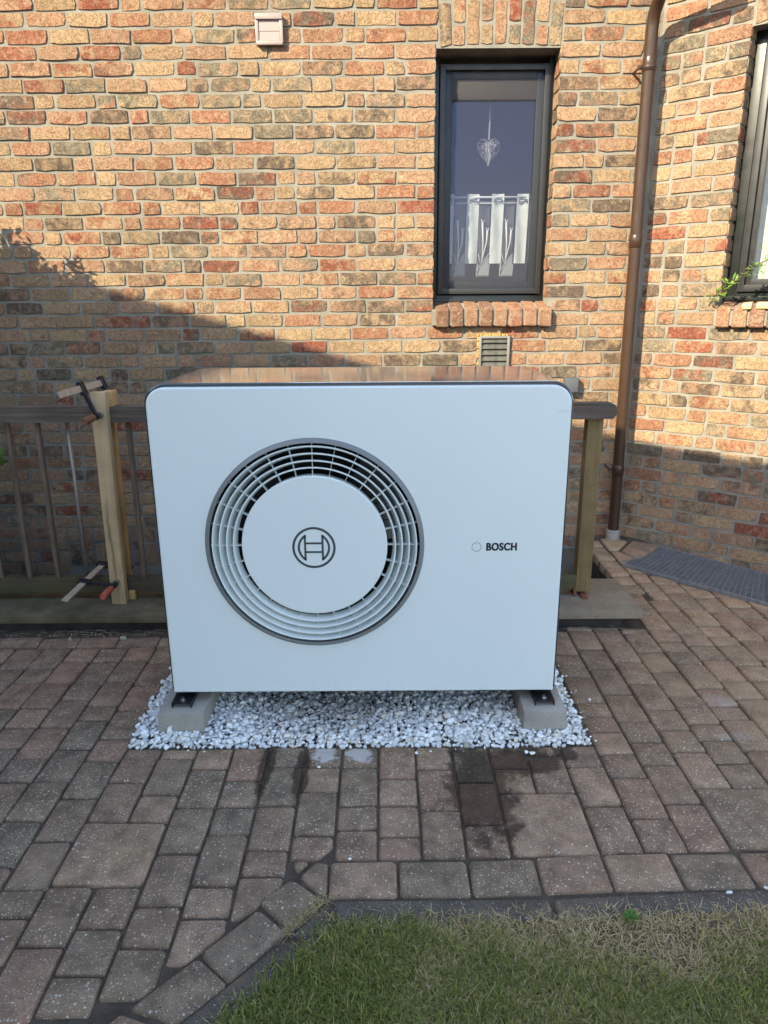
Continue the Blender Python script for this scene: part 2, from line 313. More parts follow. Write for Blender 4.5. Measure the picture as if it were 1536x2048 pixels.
M['yellow_stone'] = m_simple('yellow_stone', (.55, .46, .20), (.68, .60, .33), 40, .8)
M['slate'] = m_simple('slate_piece', (.16, .12, .11), (.30, .22, .19), 40, .85, bs=.6)
M['render_wall'] = m_simple('far_house_wall', (.38, .36, .33), (.46, .44, .40), 3, .9)
M['roof'] = m_simple('far_house_roof', (.10, .06, .05), (.16, .09, .07), 3, .8)
M['shell'] = m_simple('shell_fragment', (.42, .38, .30), (.56, .52, .44), 60, .6)

# ------------------------------------------------------------------ mesh helpers
class MB:
    def __init__(s): s.v, s.f, s.b = [], [], []
    def add(s, vs, fs, mat=None, bid=0.0):
        o = len(s.v)
        s.v += [tuple(mat @ Vector(p)) if mat is not None else tuple(p) for p in vs]
        s.f += [tuple(i+o for i in f) for f in fs]; s.b += [bid]*len(fs); return s
    def box(s, x0, x1, y0, y1, z0, z1, mat=None, ch=0.0, bid=0.0):
        if ch <= 0:
            vs = [(x, y, z) for x in (x0, x1) for y in (y0, y1) for z in (z0, z1)]
            fs = [(0, 1, 3, 2), (4, 6, 7, 5), (0, 4, 5, 1), (2, 3, 7, 6), (0, 2, 6, 4), (1, 5, 7, 3)]
            return s.add(vs, fs, mat, bid)
        bm = bmesh.new(); bmesh.ops.create_cube(bm, size=1)
        for q in bm.verts: q.co = Vector(((x0+x1)/2+q.co.x*(x1-x0), (y0+y1)/2+q.co.y*(y1-y0), (z0+z1)/2+q.co.z*(z1-z0)))
        bmesh.ops.bevel(bm, geom=bm.edges[:], offset=ch, segments=2, affect='EDGES', profile=.6)
        bm.verts.index_update(); s.add([q.co[:] for q in bm.verts], [[q.index for q in f.verts] for f in bm.faces], mat, bid); bm.free(); return s
    def tube(s, pts, rad, n=10, cap=True, bid=0.0):
        pts = [Vector(p) for p in pts]; rads = rad if isinstance(rad, (list, tuple)) else [rad]*len(pts)
        vs, fs = [], []; up = None
        for i, p in enumerate(pts):
            d = (pts[min(i+1, len(pts)-1)] - pts[max(i-1, 0)]).normalized()
            if up is None: up = d.orthogonal().normalized()
            up = (up - d*up.dot(d)).normalized(); sd = d.cross(up)
            for k in range(n):
                a = 2*math.pi*k/n; vs.append((p + (up*math.cos(a)+sd*math.sin(a))*rads[i])[:])
        for i in range(len(pts)-1):
            for k in range(n): fs.append((i*n+k, i*n+(k+1) % n, (i+1)*n+(k+1) % n, (i+1)*n+k))
        if cap: fs.append(tuple(range(n))[::-1]); fs.append(tuple(range((len(pts)-1)*n, len(pts)*n)))
        return s.add(vs, fs, None, bid)
    def lathe_y(s, cx, cz, prof, n=96, closed=True):        # profile (r, y) turned round an axis along y
        vs, fs = [], []; m = len(prof)
        for k in range(n):
            a = 2*math.pi*k/n
            for r, y in prof: vs.append((cx+r*math.cos(a), y, cz+r*math.sin(a)))
        for k in range(n):
            for j in range(m if closed else m-1):
                j2 = (j+1) % m; k2 = (k+1) % n; fs.append((k*m+j, k2*m+j, k2*m+j2, k*m+j2))
        return s.add(vs, fs)
    def mesh(s, name):
        me = bpy.data.meshes.new(name); me.from_pydata(s.v, [], s.f)
        if any(s.b):
            a = me.attributes.new('bid', 'FLOAT', 'FACE'); a.data.foreach_set('value', np.array(s.b, np.float32))
        me.update(); return me
    def build(s, name, mat, parent=None, smooth=False, auto=None):
        me = s.mesh(name); return link(name, me, mat, parent, smooth, auto)
def link(name, me, mat, parent=None, smooth=False, auto=None):
    o = bpy.data.objects.new(name, me); COL.objects.link(o)
    if mat is not None and not me.materials: me.materials.append(M[mat])
    o.color = (0, 0, 0, 1)
    if parent is not None: o.parent = parent
    if auto is not None:
        me.shade_smooth(); bm = bmesh.new(); bm.from_mesh(me)
        bmesh.ops.recalc_face_normals(bm, faces=bm.faces)
        for e in bm.edges: e.smooth = len(e.link_faces) == 2 and e.calc_face_angle(0) < R(auto)
        bm.to_mesh(me); bm.free()
    elif smooth: me.shade_smooth()
    return o
def empty(name, loc=(0, 0, 0)):
    o = bpy.data.objects.new(name, None); COL.objects.link(o); o.location = loc; o.empty_display_size = .1; return o
def tag(o, label, cat, group=None):
    o['label'] = label; o['category'] = cat
    if group: o['group'] = group
    return o
def struct(o, label=None):
    o['kind'] = 'structure'
    if label: o['label'] = label
    return o
def proj(p):
    v = Vector(p) - Vector((0, 0, CAMH)); z = v.dot(F_); return 768+1438*v.dot(RR)/z, 1024-1438*v.dot(UU)/z, z

# ------------------------------------------------------------------ the brick house: layout
WY, CX = 4.25, 1.45                      # main wall plane and the inner corner with the bay
BA = R(39.3); BT = Vector((math.cos(BA), -math.sin(BA), 0)); BN = Vector((-math.sin(BA), -math.cos(BA), 0))
MW = Matrix.Translation((0, WY, 0)); MBAY = Matrix.Translation((CX, WY, 0)) @ Matrix.Rotation(-BA, 4, 'Z')
CP = .0748; Z0 = 2.827                  # course pitch and one bed joint
house = tag(empty('brick_house', (0, WY, 0)), 'house wall of mottled yellow and red handmade brick with an angled bay', 'house')
def hole_wall(name, mat4, x0, x1, z0, z1, hx0, hx1, hz0, hz1, thick=.30):
    mb = MB(); y0 = .006
    mb.box(x0, hx0, y0, thick, z0, z1, mat4); mb.box(hx1, x1, y0, thick, z0, z1, mat4)
    mb.box(hx0, hx1, y0, thick, z0, hz0, mat4); mb.box(hx0, hx1, y0, thick, hz1, z1, mat4)
    return mb.build(name, 'mortar', house)
H_inv = Matrix.Translation((0, -WY, 0))          # children of the house are built in its frame
MWl, MBl = H_inv @ MW, H_inv @ MBAY
WIN = (.287, .932, 1.40, 2.652); BWIN = (.437, 1.42, 1.40, 2.655)
wall = hole_wall('wall', MWl, -3.6, CX+.35, -1.3, 3.35, WIN[0]-.005, WIN[1]+.005, WIN[2]-.10, WIN[3])
bay = hole_wall('bay_wall', MBl, -.02, 2.2, -.35, 3.35, BWIN[0]-.005, BWIN[1], BWIN[2]-.10, BWIN[3])
# --- brick meshes: hand-struck faces, uneven edges
def brick_mesh(name, L, Hh, seed, D=.013, cut=.0024, jit=.0027):
    rnd = random.Random(seed); nx = 4 if L > .15 else 2; nz = 2
    vs, fs = [], []
    def J(a): return rnd.uniform(-a, a)
    rc = lambda: rnd.uniform(.002, .012)
    cs = [rc() for _ in range(4)]
    def outline(inset):
        pts = []
        hx, hz = L/2-inset, Hh/2-inset
        for i in range(nx+1): pts.append([-hx+2*hx*i/nx, -hz])
        for j in range(1, nz+1): pts.append([hx, -hz+2*hz*j/nz])
        for i in range(1, nx+1): pts.append([hx-2*hx*i/nx, hz])
        for j in range(1, nz): pts.append([-hx, hz-2*hz*j/nz])
        return pts
    po, pi = outline(0), outline(cut); n = len(po)
    corner = {0: (1, 1), nx: (-1, 1), nx+nz: (-1, -1), 2*nx+nz: (1, -1)}
    for i in range(n):
        jx, jz = J(jit), J(jit*.9)
        if i in corner:
            c = rnd.choice((.001, .002, .003, .007)); jx += corner[i][0]*c; jz += corner[i][1]*c*.6
        po[i][0] += jx; po[i][1] += jz; pi[i][0] += jx+J(.0015); pi[i][1] += jz+J(.0015)
    fr = [J(.0010) for _ in range(n)]
    vs += [(x, D, z) for x, z in po]; vs += [(x, .0008+fr[i]*.6, z) for i, (x, z) in enumerate(pi)]
    idx = {}
    for j in range(nz+1):
        for i in range(nx+1):
            if j == 0: idx[i, j] = n+i
            elif i == nx: idx[i, j] = n+nx+j
            elif j == nz: idx[i, j] = n+nx+nz+(nx-i)
            elif i == 0: idx[i, j] = n+2*nx+nz+(nz-j)
            else: idx[i, j] = len(vs); vs.append((-L/2+L*i/nx+J(.006), J(.0012), -Hh/2+Hh*j/nz+J(.004)))
    for j in range(nz):
        for i in range(nx): fs.append((idx[i, j], idx[i+1, j], idx[i+1, j+1], idx[i, j+1]))
    for i in range(n): k = (i+1) % n; fs.append((i, k, n+k, n+i))
    me = bpy.data.meshes.new(name); me.from_pydata(vs, [], fs); me.materials.append(M['brick']); me.shade_smooth()
    ring_e = {(n+i, n+(i+1) % n) for i in range(n)}
    ring_e = {tuple(sorted(e)) for e in ring_e}
    for e in me.edges:
        if tuple(sorted(e.vertices)) in ring_e: e.use_edge_sharp = True
    return me
BL, BH, JT = .2065, .0652, .0105
HL = .0975
SM = [brick_mesh('brick', BL, BH, i) for i in range(22)]; HM = [brick_mesh('brick', HL, BH, 100+i) for i in range(12)]
cand = []     # (score, parent, matrix(local to house), mesh, bid)
NID = [0]
def nid(): NID[0] += 1; return .001+NID[0]*.00037 % .97
def put_brick(parent, m4, x, z, L, sd=None, force=False, mesh=None, rot=0.0):
    me = mesh or (random.choice(SM) if L > .15 else random.choice(HM)); base = BL if (L > .15) else HL
    if mesh: base = L
    tilt = random.gauss(0, .007)+rot; pr = max(-.0022, min(.0042, random.gauss(.0004, .0017)))
    loc = m4 @ Matrix.Translation((x, -pr, z+random.gauss(0, .0015))) @ Matrix.Rotation(tilt, 4, 'Y') @ Matrix.Rotation(random.gauss(0, .004), 4, 'X')
    loc = loc @ Matrix.Diagonal((L/base, 1, 1, 1))
    wp = Vector((0, WY, 0)) + loc.translation; px, py, dz = proj(wp)
    vis = -30 < px < 1566 and -15 < py < 2060 and not (305 < px < 1135 and 750 < py < 1390)
    n_ = Vector((0, -1, 0)) if parent is wall else BN
    sc = (L*BH/dz**2)*max(0.0, (Vector((0, 0, CAMH))-wp).normalized().dot(n_)) if (vis and dz > 0) else 0.0
    if force: sc += 10
    cand.append((sc, parent, loc, me, nid()))
def fill_run(parent, m4, z, x0, x1, from_right, prevj, offs):
    """lay stretchers and headers in wild bond between two ends; returns the joints"""
    J = []; tot = x1-x0; seq = []; pos = 0.0; last_h = 0
    first = offs
    while pos < tot - .02:
        h = random.random() < (.34 if not last_h else .10)
        L = HL if h else BL
        if pos == 0.0 and first is not None: L = first
        endp = pos + L
        if prevj and pos > 0:           # keep off the joints of the course below
            for _ in range(3):
                a = (x1-endp) if from_right else (x0+endp)
                if any(abs(a-q) < .024 for q in prevj): L = BL if L == HL else HL; endp = pos+L
                else: break
        L = max(.03, L+random.gauss(0, .0025)) if L in (BL, HL) else L
        if pos+L > tot-.035: L = tot-pos
        seq.append((pos, L)); last_h = L < .15; pos += L+JT
    for p, L in seq:
        if L > .26: L1 = L*.55; parts = [(p, L1-JT/2), (p+L1+JT/2, L-L1-JT/2)]
        else: parts = [(p, L)]
        for q, l in parts:
            c = q+l/2; x = x1-c if from_right else x0+c
            put_brick(parent, m4, x, z, l)
            J.append(x-l/2-JT/2)
    return J
def courses(parent, m4, x0, x1, zlo, zhi, hole, extra=()):
    k0 = math.ceil((zlo-Z0)/CP); k1 = math.floor((zhi-Z0)/CP); pj = [], []
    pl, pr_ = [], []
    for k in range(k0, k1):
        z = Z0+(k+.5)*CP
        segs = [(x0, x1)]
        for hx0, hx1, hz0, hz1 in (hole,)+tuple(extra):
            if hz0 < z < hz1:
                ns = []
                for a, b in segs:
                    if hx1 <= a or hx0 >= b: ns.append((a, b)); continue
                    if hx0-a > .04: ns.append((a, hx0))
                    if b-hx1 > .04: ns.append((hx1, b))
                segs = ns
        newj = []
        for a, b in segs:
            fr = abs(b-hole[0]) < .02 or a < x0+.001 and b < x1-.5
            newj += fill_run(parent, m4, z, a, b, fr, pl, BL if k % 2 else (HL if random.random() < .7 else BL*.75))
        pl = newj
SILL_Z = 1.253
well_lintel = (-2.06, -.78, -.19, .062)
courses(wall, MWl, -3.0, CX-.012, -.62, 3.05, (WIN[0], WIN[1], SILL_Z+.03, 2.652), ((.293, .943, 2.652, 3.2), (.545, .735, 1.02, 1.203), (-.646, -.503, 2.665, 2.80), well_lintel, (-1.98, -.86, -.70, -.19), (.70, 1.22, -.5, -.085), (.292, .965, 1.24, 1.40)))
courses(bay, MBl, .012, 1.62, -.20, 3.05, (BWIN[0], BWIN[1], SILL_Z+.03, 2.66), ((BWIN[0], BWIN[1], 2.66, 3.2), (.430, 1.44, 1.24, 1.40)))
# reveal bricks (the cut ends that turn into the openings)
k0 = math.ceil((1.40-Z0)/CP); k1 = math.floor((2.66-Z0)/CP)
RM = [brick_mesh('brick', .115, BH, 300+i, jit=.0015) for i in range(6)]
for k in range(k0, k1+1):
    z = Z0+(k+.5)*CP
    if z > 2.645: continue
    put_brick(wall, MWl @ Matrix.Translation((WIN[1]-.001, .062, 0)) @ Matrix.Rotation(R(-90), 4, 'Z'), 0, z, .115, force=True, mesh=random.choice(RM))
    put_brick(wall, MWl @ Matrix.Translation((WIN[0]+.001, .062, 0)) @ Matrix.Rotation(R(90), 4, 'Z'), 0, z, .115, mesh=random.choice(RM))
    put_brick(bay, MBl @ Matrix.Translation((BWIN[0]+.001, .060, 0)) @ Matrix.Rotation(R(90), 4, 'Z'), 0, z, .115, force=True, mesh=random.choice(RM))
# soldier lintels
def lintel(m4, x0, x1, zb, n, rows, arch, parent, seed):
    rnd = random.Random(seed); pitch = (x1-x0)/n; wbr = pitch-JT
    FULL = [brick_mesh('brick', .200, wbr, seed+i, jit=.002) for i in range(5)]; HALF = [brick_mesh('brick', .094, wbr, seed+20+i, jit=.002) for i in range(4)]
    for i in range(n):
        x = x0+(i+.5)*pitch; u = (i+.5)/n*2-1; dz = arch*(1-u*u); z = zb+dz; full = i % 2 == 0
        for _ in range(rows):
            L = .200 if full else .094
            loc = m4 @ Matrix.Translation((x, -rnd.gauss(0, .001), z+L/2)) @ Matrix.Rotation(R(90)+rnd.gauss(0, .01)+u*.05, 4, 'Y')
            cand.append((11.0, parent, loc, rnd.choice(FULL if full else HALF), nid()))
            # underside of the lowest brick
            if z < zb+dz+.001 and arch > 0:
                loc2 = m4 @ Matrix.Translation((x, .058, z)) @ Matrix.Rotation(R(90), 4, 'X') @ Matrix.Rotation(R(90), 4, 'Y')
                cand.append((10.5, parent, loc2, UND[i % len(UND)], cand[-1][4]))
            z += L+JT; full = not full
UND = [brick_mesh('brick', .10, .060, 400+i) for i in range(4)]
lm = MB()
lintel_a = lm.box(.280, .950, .012, .10, 2.668, 3.2, MWl).build('lintel', 'mortar', house)
lintel(MWl, .296, .941, 2.655, 9, 3, .014, lintel_a, 500)
lintel_b = MB().box(BWIN[0]-.004, 1.44, .012, .10, 2.668, 3.2, MBl).build('lintel', 'mortar', house)
lintel(MBl, BWIN[0]+.002, 1.42, 2.66, 13, 3, .010, lintel_b, 540)
lintel_c = MB().box(well_lintel[0], well_lintel[1], .011, .10, well_lintel[2]+.004, well_lintel[3], MWl).build('lintel', 'mortar', house)
SA = [brick_mesh('brick', .140, .066, 700+i) for i in range(4)]; SB = [brick_mesh('brick', .086, .066, 720+i) for i in range(4)]
for i in range(16):
    x = well_lintel[0]+.01+(i+.5)*(well_lintel[1]-well_lintel[0]-.02)/16; z = -.184
    for L, ms in (((.140, SA), (.086, SB)) if i % 2 else ((.086, SB), (.140, SA))):
        cand.append((10.2, lintel_c, MWl @ Matrix.Translation((x, 0, z+L/2)) @ Matrix.Rotation(R(90)+random.gauss(0, .015), 4, 'Y'), random.choice(ms), nid())); z += L+.012
# rowlock sills: solid sloping bricks standing on edge
def sill(m4, x0, x1, n, parent, proud, seed):
    rnd = random.Random(seed); pitch = (x1-x0)/n
    for i in range(n):
        bm = bmesh.new(); wv = pitch-.014+rnd.uniform(-.003, .003)
        prof = [(-proud, -.048), (-proud+rnd.uniform(-.004, .004), .044), (-proud+.012, .053), (.115, .088), (.115, -.03), (-.02, -.052)]
        vs = [[bm.verts.new((sx*wv/2+rnd.uniform(-.002, .002), y, z+rnd.uniform(-.002, .002))) for y, z in prof] for sx in (-1, 1)]
        m = len(prof)
        bm.faces.new(vs[0]); bm.faces.new(vs[1][::-1])
        for j in range(m): bm.faces.new((vs[0][j], vs[0][(j+1) % m], vs[1][(j+1) % m], vs[1][j]))
        bmesh.ops.recalc_face_normals(bm, faces=bm.faces)
        bmesh.ops.bevel(bm, geom=bm.edges[:], offset=.0035, segments=1, affect='EDGES')
        for f in bm.faces: f.smooth = True
        for e_ in bm.edges: e_.smooth = len(e_.link_faces) == 2 and e_.calc_face_angle(0) < R(24)
        me = bpy.data.meshes.new('brick'); bm.to_mesh(me); bm.free(); me.materials.append(M['brick_sill'])
        loc = m4 @ Matrix.Translation((x0+(i+.5)*pitch, 0, 1.303+rnd.uniform(-.003, .003))) @ Matrix.Rotation(rnd.gauss(0, .02), 4, 'Y')
        cand.append((12.0, parent, loc, me, nid()))
def sill_body(m4, x0, x1, proud):
    bm = MB(); prof = [(-proud+.012, 1.262), (-proud+.012, 1.338), (.112, 1.383), (.112, 1.262)]
    vs = [(x, y, z) for x in (x0, x1) for y, z in prof]
    bm.add(vs, [(0, 1, 2, 3), (7, 6, 5, 4)]+[(j, (j+1) % 4+0, (j+1) % 4+4, j+4) for j in range(4)], m4)
    return bm.build('window_sill', 'mortar', house, auto=20)
sill_a = sill_body(MWl, .278, .958, .045); sill(MWl, .296, .962, 8, sill_a, .045, 900)
sill_b = sill_body(MBl, .428, 1.40, .045); sill(MBl, .432, 1.42, 12, sill_b, .045, 950)
# the 300 bricks that show largest become parts, the rest one mass per wall
cand.sort(key=lambda c: -c[0])
rest = {}
for i, (sc, par, loc, me, b_) in enumerate(cand):
    if i < 300 and sc > 0:
        o = bpy.data.objects.new('brick', me); COL.objects.link(o); o.parent = par; o.matrix_parent_inverse = Matrix.Identity(4)
        o.matrix_local = loc; o.color = (b_, 0, 0, 1)
    else:
        r = rest.setdefault(par, MB()); r.add([v.co[:] for v in me.vertices], [tuple(p.vertices) for p in me.polygons], loc, b_)
for par, mb in rest.items():
    o = mb.build('bricks', 'brick', par, auto=42); o['kind'] = 'stuff'

# overhang added out of view to keep sky light off the walls
ev = MB(); ev.box(-4.2, 1.25, -.46, .60, 3.37, 3.47, MWl); ev.box(.15, 2.4, -.42, .60, 3.375, 3.475, MBl); ev.build('shade_eaves', 'rail_wood', house)
# ------------------------------------------------------------------ windows
def ring(mb, m4, x0, x1, z0, z1, wd, y0, y1, ch=.003):
    mb.box(x0, x0+wd, y0, y1, z0, z1, m4, ch); mb.box(x1-wd, x1, y0, y1, z0, z1, m4, ch)
    mb.box(x0+wd-.002, x1-wd+.002, y0+.0006, y1-.0006, z0, z0+wd, m4, ch); mb.box(x0+wd-.002, x1-wd+.002, y0+.0006, y1-.0006, z1-wd, z1, m4, ch); return mb
MWd = MWl @ Matrix.Translation((0, .035, 0))
win = MB(); ring(win, MWd, WIN[0]-.012, WIN[1]+.012, 1.385, 2.70, .040, .098, .165)
win.box(WIN[0], WIN[1]-.01, .075, .120, 1.384, 1.405, MWd, .003)
window = win.build('window', 'frame3', house, auto=40)
a = MB(); ring(a, MWd, .318, .912, 1.432, 2.612, .030, .080, .104); a.build('screen_frame', 'frame2', window, auto=40)
a = MB(); ring(a, MWd, .330, .902, 1.446, 2.600, .058, .108, .150, .006); a.build('sash', 'frame3', window, auto=40)
a = MB(); a.add([(.380, .130, 1.500), (.850, .130, 1.500), (.850, .130, 2.548), (.380, .130, 2.548)], [(0, 1, 2, 3)], MWd); a.build('pane', 'glass', window)
scr = MB(); scr.add([(.342, .100, 1.455), (.892, .100, 1.455), (.892, .100, 2.59), (.342, .100, 2.59)], [(0, 1, 2, 3)], MWd); scr.build('insect_screen', 'screen', window)
a = MB(); a.box(.384, .846, .106, .126, 2.445, 2.546, MWd, .004); a.build('dark_box', 'dark_band', window, auto=40)  # box added for the dark band across the top of the pane
a = MB()                                                     # dark room behind (open towards the glass)
def room(x0, x1, y0, y1, z0, z1, m4):
    vs = [(x, y, z) for x in (x0, x1) for y in (y0, y1) for z in (z0, z1)]
    a.add(vs, [(0, 1, 3, 2), (4, 6, 7, 5), (2, 3, 7, 6), (0, 2, 6, 4), (1, 5, 7, 3)], m4)
room(-.2, 1.25, .30, 2.2, .9, 2.9, MWl)
a.build('room', 'room', house)
wb = MB(); ring(wb, MBl, BWIN[0]-.010, BWIN[1]+.01, 1.385, 2.70, .060, .098, .165)
wb.box(BWIN[0], BWIN[1]-.01, .070, .120, 1.384, 1.408, MBl, .003)
window2 = wb.build('window', 'frame3', house, auto=40)
a = MB(); ring(a, MBl, .492, 1.36, 1.432, 2.612, .034, .082, .106); a.build('screen_frame', 'frame2', window2, auto=40)
a = MB(); ring(a, MBl, .500, 1.35, 1.446, 2.600, .050, .110, .150, .005); a.build('sash', 'frame2', window2, auto=40)
a = MB(); a.add([(.545, .130, 1.490), (1.305, .130, 1.490), (1.305, .130, 2.555), (.545, .130, 2.555)], [(0, 1, 2, 3)], MBl); a.build('pane', 'glass2', window2)
a = MB(); room(.40, 1.7, .31, .9, .9, 2.9, MBl); a.build('room', 'room', house)
bw = MB().box(-1.98, -.86, .14, .20, -.9, -.186, MWl).build('basement_window', 'hole', house)
for x in (-1.96, -1.45, -.90): MB().box(x, x+.03, .11, .15, -.9, -.19, MWl, .003).build('frame', 'frame3', bw)
bw2 = MB().box(.70, 1.22, .05, .10, -.60, -.10, MWl).build('basement_window', 'hole', house)
MB().box(.70, 1.22, .0, .06, -.10, -.082, MWl).build('frame', 'pvc_grey', bw2); MB().box(.70, 1.22, .03, .07, -.6, -.19, MWl).build('sill_board', 'box_grey', bw2)

# curtain with four cloth strips, three net strips, two rods
cur = tag(empty('cafe_curtain', (.60, WY+.24, 1.53)), 'white cafe curtain of cloth and net strips in lower half of narrow window', 'curtain')
CL = Matrix.Translation((-.60, -(WY+.24), -1.53))
def cloth(x0, x1, z0, z1, y, name, mat, seed, lean=0.0):
    rnd = random.Random(seed); nx, nz = 8, 20; vs, fs = [], []
    for j in range(nz+1):
        for i in range(nx+1):
            u, t = i/nx, j/nz; x = x0+(x1-x0)*u + lean*(1-t); z = z0+(z1-z0)*t
            yy = y+.006*math.sin(u*5+seed+t*2)+.005*noise.noise((x*16, z*9, seed))
            vs.append((x, yy, z))
    for j in range(nz):
        for i in range(nx): q = j*(nx+1)+i; fs.append((q, q+1, q+nx+2, q+nx+1))
    return MB().add(vs, fs, CL).build(name, mat, cur, smooth=True)
YC = WY+.24
strips = [(.352, .418), (.492, .563), (.635, .706), (.780, .848)]
for i, (x0, x1) in enumerate(strips):
    s_ = cloth(x0, x1, 1.605, 1.984, YC, 'cloth_strip', 'cloth', i+1, -.006)
    MB().box(x0+.012, x1-.012, YC-.012, YC-.006, 1.950, 1.956, CL).box(x0+.012, x0+.016, YC-.012, YC-.006, 1.936, 1.953, CL).box(x1-.016, x1-.012, YC-.012, YC-.006, 1.936, 1.953, CL).build('rod_slot', 'box_grey', s_)
nets = [(.414, .488), (.560, .630), (.696, .770)]
for i, (x0, x1) in enumerate(nets):
    s_ = cloth(x0, x1, 1.535, 1.95, YC+.012, 'net_strip', 'sheer', 20+i, -.006)
    y = YC-.010; xm = (x0+x1)/2
    tri = MB().add([(x0+.004, y+.004, 1.540), (x1-.004, y+.004, 1.540), (x1-.004, y+.004, 1.665), (x0+.018, y+.004, 1.58)], [(0, 1, 2, 3)], CL); tri.build('net_ground', 'sheer2', s_)
    e = MB(); cu = Vector((-.60, -(WY+.24), -1.53))
    def tb(pts, r): e.tube([Vector(p)+cu for p in pts], r, 5)
    tb([(x0, y, 1.60), (x0-.004, y, 1.535), (x1-.004, y, 1.535), (x1, y, 1.60)], .0016)
    for (dx, h, b_) in ((-.012, 1.83, .002), (.018, 1.785, .004)):
        tb([(xm-.012, y, 1.60), (xm-.004+dx*.2, y, 1.66), (xm+dx*.6+b_, y, 1.72), (xm+dx, y, h)], [.0022, .003, .004, .0055])
        tb([(xm+dx-.003, y, h), (xm+dx-.006, y, h+.018)], [.004, .0015]); tb([(xm+dx+.002, y, h), (xm+dx+.009, y, h+.014)], [.004, .0015])
    tb([(xm-.012, y, 1.60), (xm-.024, y, 1.63), (xm-.032, y, 1.66)], .0014)
    tb([(x0, y, 1.565), (xm-.012, y, 1.60), (x1-.004, y, 1.66)], .0014)
    e.build('embroidery', 'thread', s_, smooth=True)
for z, r in ((1.967, .0058), (1.935, .0035)):
    MB().tube([(.345-.6, 0.004, z-1.53), (.856-.6, 0.004, z-1.53)], r, 8).build('curtain_rod', 'thread', cur, smooth=True)
# heart ornament woven of white twigs
hrt = tag(empty('heart_ornament', (.606, WY+.235, 2.135)), 'white woven wire heart hanging on a ribbon in the narrow window', 'ornament')
e = MB(); rnd = random.Random(4)
def hp(t, k=1.0):
    x = 16*math.sin(t)**3; z = 13*math.cos(t)-5*math.cos(2*t)-2*math.cos(3*t)-math.cos(4*t); return Vector((x/16*.066*k, 0, .078+z/17*.086*k))
for q in range(1): e.tube([hp(t/40*2*math.pi, .94+.03*q)+Vector((0, rnd.uniform(-.004, .004), 0)) for t in range(41)], .0004, 4)
for q in range(50):
    t0 = rnd.uniform(0, 6.28); t1 = t0+rnd.uniform(1.0, 4.2); p, r_ = hp(t0, rnd.uniform(.6, 1)), hp(t1, rnd.uniform(.6, 1)); m_ = (p+r_)/2+Vector((rnd.uniform(-.012, .012), rnd.uniform(-.012, .012), rnd.uniform(-.012, .012)))
    e.tube([p, m_, r_], .00045, 4)
e.build('wire_heart', 'thread', hrt)
rb = MB(); rb.add([(-.004, 0, .13), (.004, 0, .13), (.008, .002, .30), (-.001, .002, .30), (-.012, 0, .42), (.003, 0, .42)], [(0, 1, 2, 3), (3, 2, 5, 4)]); rb.build('ribbon', 'ribbon', hrt)
# curtain of the bay window
c2 = tag(empty('net_curtain', tuple(MBAY @ Vector((.95, .27, 1.5)))), 'pale net curtain hanging behind the bay window glass', 'curtain')
vs, fs = [], []; nx = 60
for j in (0, 1):
    for i in range(nx+1):
        u = i/nx; p = MBAY @ Vector((.530+.80*u, .20+.018*math.sin(u*44)+.01*math.sin(u*19), 1.42+1.2*j)); vs.append((p-c2.location)[:])
for i in range(nx): fs.append((i, i+1, nx+2+i, nx+1+i))
MB().add(vs, fs).build('net', 'cloth', c2, smooth=True)

# ------------------------------------------------------------------ things fixed to the wall
vc = tag(empty('vent_cover', (-.572, WY, 2.733)), 'small pinkish grey plastic vent cover high on the brick wall', 'vent')
MB().box(-.070, .070, -.020, .010, -.068, .068, None, .006).build('cover_plate', 'pvc_pink', vc, auto=40)
MB().box(-.070, .070, -.034, -.018, .044, .070, None, .004).build('hood', 'pvc_pink', vc, auto=40)
MB().box(-.069, .069, -.030, -.018, -.070, -.050, None, .007).build('lip', 'pvc_pink', vc, auto=40)
MB().box(-.071, -.054, -.027, -.018, -.058, .048, None, .004).build('side_rim', 'pvc_pink', vc, auto=40)
MB().box(.054, .071, -.027, -.018, -.058, .048, None, .004).build('side_rim', 'pvc_pink', vc, auto=40)
for z0, z1 in ((-.050, -.008), (-.006, .042)):
    MB().add([(-.052, -.0225, z0), (.052, -.0225, z0), (.052, -.0205, z1), (-.052, -.0205, z1), (-.052, -.015, z0), (.052, -.015, z0)], [(0, 1, 2, 3), (4, 5, 1, 0)]).build('flap', 'pvc_pink', vc)
vg = tag(empty('vent_grille', (.641, WY, 1.107)), 'square metal louvre vent under the narrow window with orange foam edge', 'vent')
g = MB(); ring(g, None, -.088, .088, -.094, .094, .014, -.018, .01, .002); g.build('frame', 'alu', vg, auto=40)
for i in range(5):
    z = -.078+i*.034
    MB().add([(-.076, -.014, z), (.076, -.014, z), (.076, .004, z+.036), (-.076, .004, z+.036), (-.076, -.014, z-.003), (.076, -.014, z-.003)], [(0, 1, 2, 3), (4, 5, 1, 0)]).build('slat', 'alu_slat', vg)
MB().box(-.08, .08, .004, .012, -.088, .088).build('back_plate', 'hole', vg)
g = MB(); rnd = random.Random(3)
for i in range(40):
    t = rnd.random(); x, z = (-.093, -.09+.19*t) if i % 2 else (-.093+.17*t, .098)
    g.box(x-.006, x+.006, -.006-rnd.random()*.006, .01, z-.006, z+.006, None, .003)
g.build('foam_edge', 'glue', vg, auto=60)
ob = tag(empty('junction_box', (1.095, WY, .918)), 'slate grey electrical box on the wall behind the heat pump corner', 'electrical box')
MB().box(-.042, .042, -.045, .012, -.045, .045, None, .006).build('box_body', 'box_grey', ob, auto=40)
MB().box(-.036, .036, -.051, -.045, -.038, .038, None, .004).build('cover', 'box_grey', ob, auto=40)

